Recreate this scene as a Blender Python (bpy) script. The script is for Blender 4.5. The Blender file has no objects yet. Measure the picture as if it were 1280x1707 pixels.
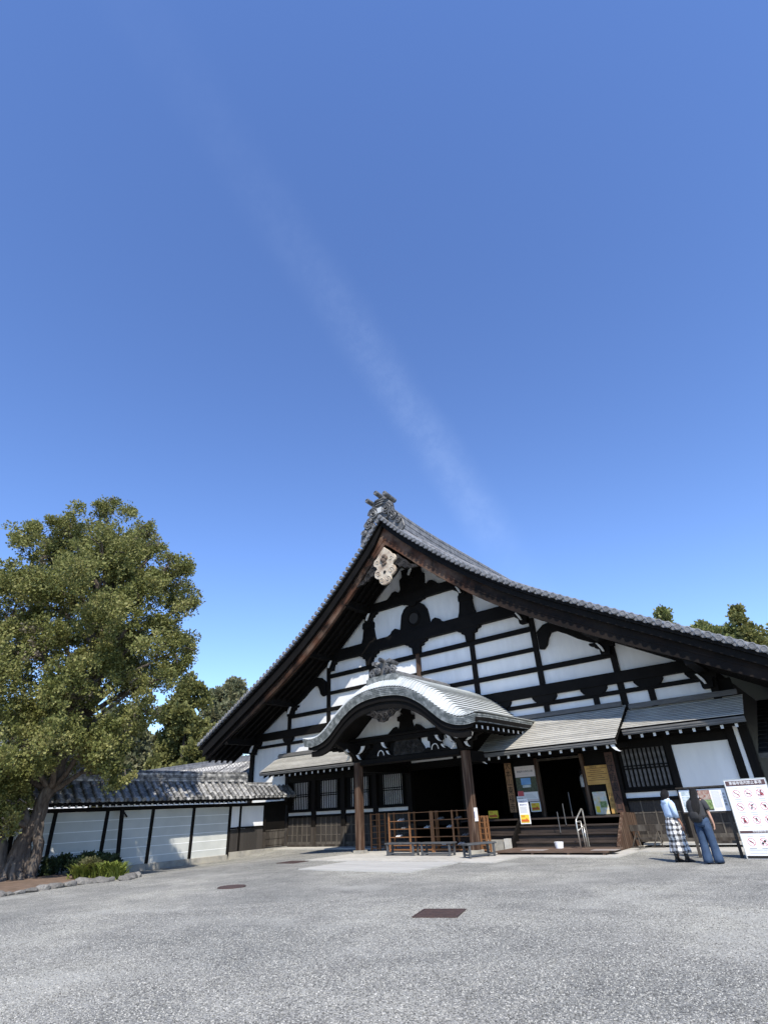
import bpy, bmesh, math, random
from mathutils import Vector, Matrix, Quaternion
rnd = random.Random(7)
SC = bpy.context.scene
COL = SC.collection

# ------------------------------------------------------------------ camera, sky, sun, exposure
CAM = Vector((15.52, -22.63, 1.5))
YAW, PITCH, ROLL = -0.650968, 0.505078, -0.053326
fw = Vector((math.sin(YAW) * math.cos(PITCH), math.cos(YAW) * math.cos(PITCH), math.sin(PITCH)))
rt = Vector((math.cos(YAW), -math.sin(YAW), 0))
up = rt.cross(fw)
rt2 = math.cos(ROLL) * rt + math.sin(ROLL) * up
up2 = -math.sin(ROLL) * rt + math.cos(ROLL) * up
cd = bpy.data.cameras.new('camera')
cd.sensor_fit = 'VERTICAL'; cd.sensor_height = 24; cd.lens = 896.82 / 1707 * 24
cd.clip_start = 0.1; cd.clip_end = 2000
cam = bpy.data.objects.new('camera', cd); COL.objects.link(cam)
cam.matrix_world = Matrix((rt2, up2, -fw)).transposed().to_4x4()
cam.location = CAM
SC.camera = cam

SUN = Vector((1.08, -1.0, 1.71)).normalized()
SKY_STRENGTH, SUN_STRENGTH, EXPOSURE = 0.115, 4.6, 0.55
w = bpy.data.worlds.new('World'); SC.world = w; w.use_nodes = True
nt = w.node_tree; nt.nodes.clear()
N = nt.nodes.new; L = nt.links.new
wo = N('ShaderNodeOutputWorld'); bg = N('ShaderNodeBackground'); sky = N('ShaderNodeTexSky')
sky.sky_type = 'NISHITA'; sky.sun_disc = False
sky.sun_elevation = math.asin(SUN.z); sky.sun_rotation = math.atan2(SUN.x, SUN.y)
sky.altitude = 60; sky.air_density = 0.95; sky.dust_density = 0.0; sky.ozone_density = 4.0
bg.inputs['Strength'].default_value = SKY_STRENGTH
# one thin streak of high cloud: a band along a great circle of the sky
def wmath(op, a, b=None):
    n = N('ShaderNodeMath'); n.operation = op
    for i, v in enumerate((a, b)):
        if v is None: continue
        if isinstance(v, (int, float)): n.inputs[i].default_value = v
        else: L(v, n.inputs[i])
    return n.outputs[0]
tc = N('ShaderNodeTexCoord')
def wdot(v):
    n = N('ShaderNodeVectorMath'); n.operation = 'DOT_PRODUCT'
    L(tc.outputs['Generated'], n.inputs[0]); n.inputs[1].default_value = v
    return n.outputs['Value']
A0, A1 = Vector((-0.3654, 0.8468, 0.3866)).normalized(), Vector((-0.4066, 0.0971, 0.9084)).normalized()
AX = A0.cross(A1).normalized(); AT = AX.cross(A0).normalized()
across = wdot(AX); along = wdot(AT)
noi = N('ShaderNodeTexNoise'); noi.inputs['Scale'].default_value = 9; noi.inputs['Detail'].default_value = 7; noi.inputs['Roughness'].default_value = 0.62
mp = N('ShaderNodeMapping'); mp.inputs['Scale'].default_value = (1, 1, 1)
L(tc.outputs['Generated'], mp.inputs['Vector']); L(mp.outputs[0], noi.inputs['Vector'])
wob = wmath('MULTIPLY', wmath('SUBTRACT', noi.outputs['Fac'], 0.5), 0.026)
band = wmath('ABSOLUTE', wmath('ADD', across, wob))
def ramp(v, a, b, lo, hi, mode='SMOOTHSTEP'):
    n = N('ShaderNodeMapRange'); n.interpolation_type = mode
    L(v, n.inputs[0])
    for k, x in zip((1, 2, 3, 4), (a, b, lo, hi)): n.inputs[k].default_value = x
    return n.outputs[0]
m1 = ramp(band, 0.005, 0.058, 1.0, 0.0)
m2 = ramp(along, -0.02, 0.10, 0.25, 1.0); m3 = ramp(along, 0.1, 0.85, 1.0, 0.12)
fine = N('ShaderNodeTexNoise'); fine.inputs['Scale'].default_value = 30; fine.inputs['Detail'].default_value = 6; fine.inputs['Roughness'].default_value = 0.7
L(mp.outputs[0], fine.inputs['Vector'])
m4 = ramp(fine.outputs['Fac'], 0.32, 0.7, 0.5, 1.0)
mask = wmath('MULTIPLY', wmath('MULTIPLY', wmath('MULTIPLY', m1, m2), wmath('MULTIPLY', m3, m4)), 0.066)
mx = N('ShaderNodeMix'); mx.data_type = 'RGBA'
hs = N('ShaderNodeHueSaturation'); hs.inputs['Hue'].default_value = 0.510; hs.inputs['Saturation'].default_value = 1.1; hs.inputs['Value'].default_value = 1.58; L(sky.outputs[0], hs.inputs['Color'])
L(mask, mx.inputs['Factor']); L(hs.outputs[0], mx.inputs['A']); mx.inputs['B'].default_value = (7.4, 8.9, 11.6, 1)
L(mx.outputs['Result'], bg.inputs['Color']); L(bg.outputs[0], wo.inputs[0])

sl = bpy.data.lights.new('sun', 'SUN'); sl.energy = SUN_STRENGTH; sl.angle = math.radians(0.53); sl.color = (1.0, 0.94, 0.84)
sun = bpy.data.objects.new('sun', sl); COL.objects.link(sun)
sun.rotation_euler = SUN.to_track_quat('Z', 'Y').to_euler(); sun.location = (20, -20, 40)
vs = SC.view_settings
vs.view_transform = 'Standard'; vs.look = 'None'; vs.exposure = EXPOSURE; vs.gamma = 1.0; vs.use_curve_mapping = False
SC.cycles.use_denoising = True
SC.cycles.max_bounces = 6

# ------------------------------------------------------------------ materials
def mat(name, c1, c2=None, scale=3.0, rough=0.75, bump=0.0, bscale=None, stretch=(1, 1, 1), metallic=0.0, spec=0.4, lo=0.35, hi=0.65, detail=5, coords='Object', c3=None, s3=0.5, rvar=0.0):
    m = bpy.data.materials.new(name); m.use_nodes = True
    t = m.node_tree; b = t.nodes['Principled BSDF']
    b.inputs['Roughness'].default_value = rough; b.inputs['Metallic'].default_value = metallic
    b.inputs['Specular IOR Level'].default_value = spec
    b.inputs['Base Color'].default_value = (*c1, 1)
    if c2 is None and not bump: return m
    co = t.nodes.new('ShaderNodeTexCoord'); mpn = t.nodes.new('ShaderNodeMapping')
    mpn.inputs['Scale'].default_value = stretch
    if coords == 'World':
        g = t.nodes.new('ShaderNodeNewGeometry'); t.links.new(g.outputs['Position'], mpn.inputs['Vector'])
    else: t.links.new(co.outputs[coords], mpn.inputs['Vector'])
    def noise(s, d=detail):
        n = t.nodes.new('ShaderNodeTexNoise'); n.inputs['Scale'].default_value = s; n.inputs['Detail'].default_value = d
        n.inputs['Roughness'].default_value = 0.6
        t.links.new(mpn.outputs[0], n.inputs['Vector']); return n
    def rng(v, a, b_, x=0.0, y=1.0):
        r = t.nodes.new('ShaderNodeMapRange'); t.links.new(v, r.inputs[0])
        for k, q in zip((1, 2, 3, 4), (a, b_, x, y)): r.inputs[k].default_value = q
        return r.outputs[0]
    if c2 is not None:
        n = noise(scale)
        f = rng(n.outputs['Fac'], lo, hi)
        mixn = t.nodes.new('ShaderNodeMix'); mixn.data_type = 'RGBA'
        t.links.new(f, mixn.inputs['Factor']); mixn.inputs['A'].default_value = (*c1, 1); mixn.inputs['B'].default_value = (*c2, 1)
        out = mixn.outputs['Result']
        if c3 is not None:
            n3 = noise(s3, 4); f3 = rng(n3.outputs['Fac'], 0.45, 0.7)
            mix3 = t.nodes.new('ShaderNodeMix'); mix3.data_type = 'RGBA'
            t.links.new(f3, mix3.inputs['Factor']); t.links.new(out, mix3.inputs['A']); mix3.inputs['B'].default_value = (*c3, 1)
            out = mix3.outputs['Result']
        t.links.new(out, b.inputs['Base Color'])
        if rvar:
            t.links.new(rng(n.outputs['Fac'], 0.3, 0.7, rough - rvar, rough + rvar), b.inputs['Roughness'])
    if bump:
        bn = noise(bscale or scale * 4, 4); bp = t.nodes.new('ShaderNodeBump')
        bp.inputs['Strength'].default_value = bump; bp.inputs['Distance'].default_value = 0.02
        t.links.new(bn.outputs['Fac'], bp.inputs['Height']); t.links.new(bp.outputs[0], b.inputs['Normal'])
    return m

def per_object(m, amount=0.25):
    """vary the brightness of a material from one object to the next"""
    t = m.node_tree; b = t.nodes['Principled BSDF']; oi = t.nodes.new('ShaderNodeObjectInfo')
    r = t.nodes.new('ShaderNodeMapRange'); t.links.new(oi.outputs['Random'], r.inputs[0]); r.inputs[3].default_value = 1 - amount; r.inputs[4].default_value = 1 + amount
    h = t.nodes.new('ShaderNodeHueSaturation'); t.links.new(r.outputs[0], h.inputs['Value'])
    lk = b.inputs['Base Color'].links
    if lk: t.links.new(lk[0].from_socket, h.inputs['Color'])
    else: h.inputs['Color'].default_value = b.inputs['Base Color'].default_value
    t.links.new(h.outputs[0], b.inputs['Base Color'])
    return m

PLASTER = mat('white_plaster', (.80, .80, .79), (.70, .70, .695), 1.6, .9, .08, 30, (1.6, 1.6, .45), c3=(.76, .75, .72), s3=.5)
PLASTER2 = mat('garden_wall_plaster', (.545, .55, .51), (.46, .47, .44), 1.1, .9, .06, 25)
LINE = mat('white_line', (.80, .81, .79))
BLACK = mat('blackened_timber', (.0045, .0040, .0036), (.008, .0068, .006), 2.0, .7, .12, 18, (1, 1, 1), spec=.12)
BLACK_V = mat('blackened_post', (.005, .0044, .004), (.010, .008, .0065), 3.0, .7, .15, 18, (6, 6, .6), spec=.12)
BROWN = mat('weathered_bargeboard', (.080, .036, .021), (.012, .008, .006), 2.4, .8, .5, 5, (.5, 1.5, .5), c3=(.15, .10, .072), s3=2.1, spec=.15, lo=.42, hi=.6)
def darken_ends(m):  # blends the base colour to near-black away from the apex, broken by noise
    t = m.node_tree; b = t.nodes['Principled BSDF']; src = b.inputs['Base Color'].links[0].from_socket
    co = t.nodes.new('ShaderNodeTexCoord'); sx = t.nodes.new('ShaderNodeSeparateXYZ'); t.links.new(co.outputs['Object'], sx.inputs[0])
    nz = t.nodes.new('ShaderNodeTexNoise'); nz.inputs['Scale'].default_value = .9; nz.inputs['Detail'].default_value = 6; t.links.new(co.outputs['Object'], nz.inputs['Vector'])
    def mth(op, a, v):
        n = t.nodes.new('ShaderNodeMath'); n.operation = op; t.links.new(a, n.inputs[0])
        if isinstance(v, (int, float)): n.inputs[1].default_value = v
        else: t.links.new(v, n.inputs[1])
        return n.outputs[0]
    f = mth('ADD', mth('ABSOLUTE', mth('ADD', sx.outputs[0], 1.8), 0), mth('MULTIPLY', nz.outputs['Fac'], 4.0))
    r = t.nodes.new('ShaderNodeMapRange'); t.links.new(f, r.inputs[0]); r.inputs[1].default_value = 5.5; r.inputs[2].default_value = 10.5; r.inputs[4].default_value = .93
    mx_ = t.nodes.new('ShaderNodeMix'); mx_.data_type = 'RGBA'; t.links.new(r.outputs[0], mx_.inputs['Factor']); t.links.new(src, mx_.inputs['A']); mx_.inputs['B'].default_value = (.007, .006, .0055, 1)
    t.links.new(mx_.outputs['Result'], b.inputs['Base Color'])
darken_ends(BROWN)
BROWNPOST = mat('weathered_pillar', (.075, .040, .024), (.028, .016, .011), 3.5, .75, .3, 10, (5, 5, .35), c3=(.15, .105, .075), s3=2.2, spec=.2)
WEATHER = mat('greyed_board', (.060, .050, .041), (.030, .025, .021), 5, .85, .25, 14, (4, 4, .6), c3=(.11, .098, .082), s3=1.0, spec=.15)
BATTEN = mat('greyed_batten', (.13, .115, .095), (.06, .052, .044), 4, .85, .2, 14, (3, 3, .5), spec=.15)
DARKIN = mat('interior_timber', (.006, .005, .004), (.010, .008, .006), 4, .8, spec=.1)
WHITETIP = mat('whitewashed_tip', (.72, .72, .70), (.6, .6, .58), 8, .8)
TILE = per_object(mat('roof_tile', (.16, .16, .165), (.30, .30, .30), 6, .42, .15, 25, spec=.5, c3=(.08, .08, .085), s3=3), .22)
TILE_OLD = per_object(mat('old_wall_tile', (.14, .14, .14), (.46, .45, .42), 5, .55, .3, 25, spec=.4, lo=.42, hi=.6, c3=(.045, .045, .047), s3=4), .5)
TILE_DARK = mat('ridge_tile', (.095, .097, .10), (.20, .20, .205), 4, .5, .15, 20, spec=.4)
ONI = mat('ridge_ornament', (.065, .065, .066), (.19, .19, .187), 5, .5, .2, 12, spec=.45, c3=(.03, .03, .031), s3=2)
SHINGLE = per_object(mat('grey_shingle', (.38, .365, .325), (.27, .26, .232), 9, .85, .25, 30, (.35, 1, 1), c3=(.42, .405, .36), s3=1.6), .14)
SHINGLE_D = per_object(mat('dark_shingle', (.022, .024, .027), (.014, .015, .017), 4, .8, .2, 30), .15)
EDGE = mat('shingle_edge', (.15, .145, .135), (.085, .082, .078), 3, .8, .3, 20, (1, 1, 14))
COPPER = per_object(mat('pale_porch_roofing', (.52, .545, .54), (.40, .425, .42), 5, .5, .1, 20, (1, .3, 1), spec=.5, c3=(.54, .56, .55), s3=1.2), .10)
LIP = mat('porch_roof_lip', (.075, .085, .082), (.15, .162, .158), 7, .5, .3, 12, (1, 1, 1), spec=.4, c3=(.32, .335, .33), s3=4.5)
STONE = mat('base_stone', (.33, .31, .27), (.22, .21, .185), 5, .9, .4, 30, c3=(.40, .37, .30), s3=.9)
PAVE = per_object(mat('paving_stone_pale', (.46, .44, .39), (.37, .355, .32), 4, .9, .2, 30), .10)
SLAB = per_object(mat('flat_grey_slab', (.43, .42, .385), (.34, .333, .31), 3, .9, .2, 40), .06)
IRON = mat('rusty_iron', (.075, .045, .038), (.045, .03, .028), 12, .8, .5, 60)
STEEL = mat('bright_steel', (.55, .53, .48), None, rough=.35, metallic=.7)
GREYMETAL = mat('dull_rail', (.10, .10, .10), None, rough=.5, metallic=.3)
ORANGEWOOD = mat('new_shelf_wood', (.235, .110, .045), (.165, .075, .030), 6, .6, .1, 20, (2, 2, 6))
BENCHWOOD = mat('grey_painted_bench', (.075, .08, .085), (.05, .052, .055), 6, .7, .1, 20)
DECK = per_object(mat('worn_deck_board', (.14, .09, .062), (.07, .046, .033), 5, .75, .2, 15, (.5, 4, 4)), .2)
TREAD = per_object(mat('stair_tread', (.048, .033, .025), (.022, .0155, .012), 4, .75, .15, 12, (.4, 4, 4)), .15)
SIGNWOOD = mat('pale_sign_wood', (.36, .20, .10), (.25, .135, .065), 3, .7, .1, 15, (6, 6, .5))
SIGNWOOD_D = mat('dark_sign_wood', (.085, .042, .028), (.055, .028, .02), 3, .7, .1, 15, (6, 6, .5))
YELLOWBOARD = mat('yellow_sign_wood', (.55, .33, .10), (.44, .25, .07), 4, .65)
INK = mat('ink', (.012, .011, .010), rough=.8)
PAPER = mat('white_paper', (.80, .80, .80), rough=.6)
PINKPAPER = mat('pink_paper', (.72, .64, .62), rough=.6)
SIGNWHITE = mat('white_sign_face', (.84, .84, .84), rough=.5)
SIGNBROWN = mat('brown_print', (.095, .055, .055), rough=.6)
RED = mat('red_print', (.55, .10, .11), rough=.6)
MAROON = mat('maroon_print', (.16, .035, .05), rough=.6)
GREYPRINT = mat('grey_print', (.45, .45, .45), rough=.6)
YELLOW = mat('yellow_print', (.80, .60, .05), rough=.6)
ORANGERED = mat('orange_red_print', (.62, .13, .03), rough=.6)
BLUEP = mat('blue_photo', (.12, .30, .62), (.20, .42, .72), 3, .5)
GREENP = mat('green_garden_photo', (.08, .14, .03), (.28, .36, .16), 22, .5)
REDP = mat('red_maple_photo', (.25, .09, .06), (.42, .36, .30), 22, .5)
GREYP = mat('grey_photo', (.30, .38, .40), (.60, .66, .68), 9, .5)
DARKP = mat('dark_photo', (.03, .045, .025), (.09, .10, .06), 14, .5)
MAPP = mat('map_print', (.62, .60, .62), (.66, .50, .20), 7, .5, c3=(.42, .52, .40), s3=9)
WHITEBOX = mat('white_plastic', (.80, .80, .80), rough=.4)
SKIN = mat('skin', (.47, .27, .19), rough=.55)
SKIN2 = mat('tanned_skin', (.30, .155, .10), rough=.55)
HAIR = mat('black_hair', (.0045, .004, .004), (.011, .009, .008), 25, .5, .8, 60, (9, 9, .5), spec=.25)
DENIM = mat('blue_denim', (.038, .070, .130), (.022, .043, .085), 7, .85, .25, 40)
TEE = mat('charcoal_tee', (.045, .047, .052), (.032, .033, .037), 8, .9, .2, 30)
BAG = mat('black_backpack_cloth', (.014, .014, .015), (.024, .024, .026), 8, .75, .25, 30)
PALEBLUE = mat('pale_blue_cotton', (.50, .61, .77), (.42, .54, .71), 5, .9, .2, 25)
SHOE = mat('black_shoe', (.012, .012, .013), rough=.45)
SHOEWHITE = mat('pale_shoe', (.58, .57, .55), rough=.7)
SHOEGREY = mat('grey_shoe', (.16, .155, .15), rough=.7)
SOIL = mat('bare_soil', (.17, .115, .08), (.11, .075, .05), 4, .95, .5, 30)
ROCK = per_object(mat('edging_rock', (.20, .19, .17), (.11, .105, .10), 6, .9, .6, 14), .35)
BARK = mat('juniper_bark', (.10, .078, .062), (.040, .031, .025), 7, .9, .9, 9, (3, 3, .4), c3=(.17, .145, .12), s3=2.0)
BARK_D = mat('dark_bark', (.05, .04, .033), (.03, .025, .02), 6, .9, .5, 9)

def leafmat(name, a, b_, c, tr=.25):
    m = bpy.data.materials.new(name); m.use_nodes = True; t = m.node_tree; p = t.nodes['Principled BSDF']
    p.inputs['Roughness'].default_value = .6; p.inputs['Specular IOR Level'].default_value = .25
    g = t.nodes.new('ShaderNodeNewGeometry'); cr = t.nodes.new('ShaderNodeValToRGB')
    n = t.nodes.new('ShaderNodeTexNoise'); n.inputs['Scale'].default_value = 1.1; n.inputs['Detail'].default_value = 3
    t.links.new(g.outputs['Position'], n.inputs['Vector'])
    mm = t.nodes.new('ShaderNodeMath'); mm.operation = 'MULTIPLY_ADD'; t.links.new(g.outputs['Random Per Island'], mm.inputs[0]); mm.inputs[1].default_value = .55
    m2_ = t.nodes.new('ShaderNodeMapRange'); t.links.new(n.outputs['Fac'], m2_.inputs[0]); m2_.inputs[1].default_value = .3; m2_.inputs[2].default_value = .7; m2_.inputs[3].default_value = 0; m2_.inputs[4].default_value = .45
    t.links.new(m2_.outputs[0], mm.inputs[2]); t.links.new(mm.outputs[0], cr.inputs[0])
    e = cr.color_ramp.elements; e[0].color = (*a, 1); e[1].color = (*c, 1); x = e.new(.5); x.color = (*b_, 1)
    t.links.new(cr.outputs[0], p.inputs['Base Color'])
    tl = t.nodes.new('ShaderNodeBsdfTranslucent'); t.links.new(cr.outputs[0], tl.inputs['Color'])
    ms = t.nodes.new('ShaderNodeMixShader'); ms.inputs[0].default_value = tr
    t.links.new(p.outputs[0], ms.inputs[1]); t.links.new(tl.outputs[0], ms.inputs[2])
    t.links.new(ms.outputs[0], t.nodes['Material Output'].inputs[0]); return m
LEAF_J = leafmat('juniper_foliage', (.065, .080, .020), (.170, .180, .052), (.330, .300, .120))
LEAF_DRY = leafmat('dry_twig_foliage', (.07, .055, .04), (.14, .115, .085), (.22, .19, .15))
LEAF_C = leafmat('cedar_foliage', (.09, .10, .034), (.16, .165, .052), (.23, .215, .08))
LEAF_R = leafmat('broadleaf_foliage', (.09, .105, .055), (.155, .16, .085), (.22, .20, .115))
LEAF_G = leafmat('bamboo_foliage', (.11, .135, .046), (.19, .215, .075), (.27, .27, .115))
LEAF_H = leafmat('hedge_foliage', (.022, .032, .014), (.04, .055, .02), (.06, .08, .025), .15)
LEAF_F = leafmat('fern_foliage', (.075, .105, .018), (.14, .175, .03), (.22, .24, .05))
LEAF_B = leafmat('brownish_shrub_foliage', (.06, .06, .025), (.10, .10, .04), (.15, .13, .06))

# ------------------------------------------------------------------ mesh helpers
WPOS = {}
def wpos(o): return WPOS.get(o.name, Vector((0, 0, 0)))
class MB:
    def __init__(s): s.v = []; s.f = []
    def add(s, vs, fs):
        n = len(s.v); s.v += [tuple(v) for v in vs]; s.f += [tuple(i + n for i in f) for f in fs]; return s
    def box(s, x0, x1, y0, y1, z0, z1):
        vs = [(x, y, z) for z in (z0, z1) for y in (y0, y1) for x in (x0, x1)]
        return s.add(vs, [(0, 2, 3, 1), (4, 5, 7, 6), (0, 1, 5, 4), (2, 6, 7, 3), (0, 4, 6, 2), (1, 3, 7, 5)])
    def hexa(s, p):   # 8 points: bottom four (ccw), top four
        return s.add(p, [(3, 2, 1, 0), (4, 5, 6, 7), (0, 1, 5, 4), (1, 2, 6, 5), (2, 3, 7, 6), (3, 0, 4, 7)])
    def prism(s, pts, y0, y1):   # polygon in x,z extruded along y
        n = len(pts)
        vs = [(x, y0, z) for x, z in pts] + [(x, y1, z) for x, z in pts]
        fs = [tuple(range(n)), tuple(range(2 * n - 1, n - 1, -1))]
        fs += [(i, i + n, (i + 1) % n + n, (i + 1) % n) for i in range(n)]
        return s.add(vs, fs)
    def prism_x(s, pts, x0, x1):   # polygon in y,z extruded along x
        n = len(pts)
        vs = [(x0, y, z) for y, z in pts] + [(x1, y, z) for y, z in pts]
        fs = [tuple(range(n)), tuple(range(2 * n - 1, n - 1, -1))]
        fs += [(i, i + n, (i + 1) % n + n, (i + 1) % n) for i in range(n)]
        return s.add(vs, fs)
    def prism_z(s, pts, z0, z1):
        n = len(pts)
        vs = [(x, y, z0) for x, y in pts] + [(x, y, z1) for x, y in pts]
        fs = [tuple(range(n))[::-1], tuple(range(n, 2 * n))]
        fs += [(i, (i + 1) % n, (i + 1) % n + n, i + n) for i in range(n)]
        return s.add(vs, fs)
    def tube(s, path, rad, seg=8, cap=True, squash=None):
        path = [Vector(p) for p in path]; n = len(path)
        if isinstance(rad, (int, float)): rad = [rad] * n
        ref = None; rings = []
        for i, p in enumerate(path):
            t = (path[min(i + 1, n - 1)] - path[max(i - 1, 0)]).normalized()
            if ref is None: ref = Vector((0, 0, 1)) if abs(t.z) < .9 else Vector((1, 0, 0))
            a = ref - t * ref.dot(t)
            a = a.normalized() if a.length > 1e-5 else t.orthogonal().normalized()
            b = t.cross(a); ref = a
            rings.append([p + (a * math.cos(2 * math.pi * k / seg) + b * math.sin(2 * math.pi * k / seg)) * rad[i] for k in range(seg)])
        vs = [v for r in rings for v in r]
        fs = [(i * seg + k, i * seg + (k + 1) % seg, (i + 1) * seg + (k + 1) % seg, (i + 1) * seg + k) for i in range(n - 1) for k in range(seg)]
        if cap: fs += [tuple(range(seg))[::-1], tuple(range((n - 1) * seg, n * seg))]
        return s.add(vs, fs)
    def loft(s, rings, cap=True):
        seg = len(rings[0]); n = len(rings); vs = [v for r in rings for v in r]
        fs = [(i * seg + k, i * seg + (k + 1) % seg, (i + 1) * seg + (k + 1) % seg, (i + 1) * seg + k) for i in range(n - 1) for k in range(seg)]
        if cap: fs += [tuple(range(seg))[::-1], tuple(range((n - 1) * seg, n * seg))]
        return s.add(vs, fs)
    def mesh(s, name, m, smooth=False):
        me = bpy.data.meshes.new(name); me.from_pydata(s.v, [], s.f); me.update()
        if m: me.materials.append(m)
        bm = bmesh.new(); bm.from_mesh(me); bmesh.ops.recalc_face_normals(bm, faces=bm.faces); bm.to_mesh(me); bm.free()
        if smooth:
            for p in me.polygons: p.use_smooth = True
        return me
    def build(s, name, m, parent=None, smooth=False, bevel=0, local=False):
        o = bpy.data.objects.new(name, s.mesh(name, m, smooth)); COL.objects.link(o)
        if parent is not None:
            o.parent = parent
            if not local: o.location = -wpos(parent)
        WPOS[o.name] = Vector((0, 0, 0))
        if bevel:
            md = o.modifiers.new('bevel', 'BEVEL'); md.width = bevel; md.segments = 1; md.limit_method = 'ANGLE'
        return o
def box(name, x0, x1, y0, y1, z0, z1, m, parent=None, bevel=0): return MB().box(x0, x1, y0, y1, z0, z1).build(name, m, parent, bevel=bevel)
def inst(me, name, loc, rot=(0, 0, 0), scale=(1, 1, 1), parent=None):
    o = bpy.data.objects.new(name, me); COL.objects.link(o)
    o.location = Vector(loc) - (wpos(parent) if parent is not None else Vector((0, 0, 0)))
    o.rotation_euler = rot; o.scale = scale
    if parent is not None: o.parent = parent
    WPOS[o.name] = Vector(loc); return o
def tag(o, label=None, cat=None, group=None, kind=None):
    if label: o['label'] = label
    if cat: o['category'] = cat
    if group: o['group'] = group
    if kind: o['kind'] = kind
    return o
def thing(name, loc, label, cat, group=None):
    o = bpy.data.objects.new(name, None); COL.objects.link(o); o.empty_display_size = .2
    o.location = loc; WPOS[o.name] = Vector(loc); return tag(o, label, cat, group)
def lerp_pts(pts, x):
    x = abs(x)
    if x <= pts[0][0]: return pts[0][1]
    for i in range(len(pts) - 1):
        if x <= pts[i + 1][0]:
            # catmull-rom
            p0 = pts[max(i - 1, 0)]; p1 = pts[i]; p2 = pts[i + 1]; p3 = pts[min(i + 2, len(pts) - 1)]
            h = p2[0] - p1[0]; t = (x - p1[0]) / h
            m1_ = (p2[1] - p0[1]) / (p2[0] - p0[0]) * h if i > 0 else (p2[1] - p1[1])
            m2_ = (p3[1] - p1[1]) / (p3[0] - p1[0]) * h if i + 2 < len(pts) else (p2[1] - p1[1])
            return (2*t**3-3*t**2+1)*p1[1] + (t**3-2*t**2+t)*m1_ + (-2*t**3+3*t**2)*p2[1] + (t**3-t**2)*m2_
    a, b_ = pts[-2], pts[-1]; return b_[1] + (x - b_[0]) * (b_[1] - a[1]) / (b_[0] - a[0])
TEXTS = {}
def text_part(txt, size, loc, parent, m, rotz=0.0, tilt=0.0, name='lettering', vertical=False, spacing=1.0, xscale=1.0):
    """flat lettering facing -y, centred on loc"""
    key = (txt, vertical)
    if key not in TEXTS:
        c = bpy.data.curves.new('lettering', 'FONT'); c.body = '\n'.join(txt) if vertical else txt
        c.align_x = 'CENTER'; c.align_y = 'CENTER'; c.size = 1.0; c.space_line = 1.05 * spacing; c.extrude = 0.004; c.resolution_u = 3
        t_ = bpy.data.objects.new('tmp', c); COL.objects.link(t_)
        dg = bpy.context.evaluated_depsgraph_get(); me = bpy.data.meshes.new_from_object(t_.evaluated_get(dg))
        bpy.data.objects.remove(t_); me.name = 'lettering'; TEXTS[key] = me
    me = TEXTS[key].copy(); me.materials.clear(); me.materials.append(m)
    o = inst(me, name, loc, (math.pi / 2 + tilt, 0, rotz), (size * xscale, size, size), parent)
    return o

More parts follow.
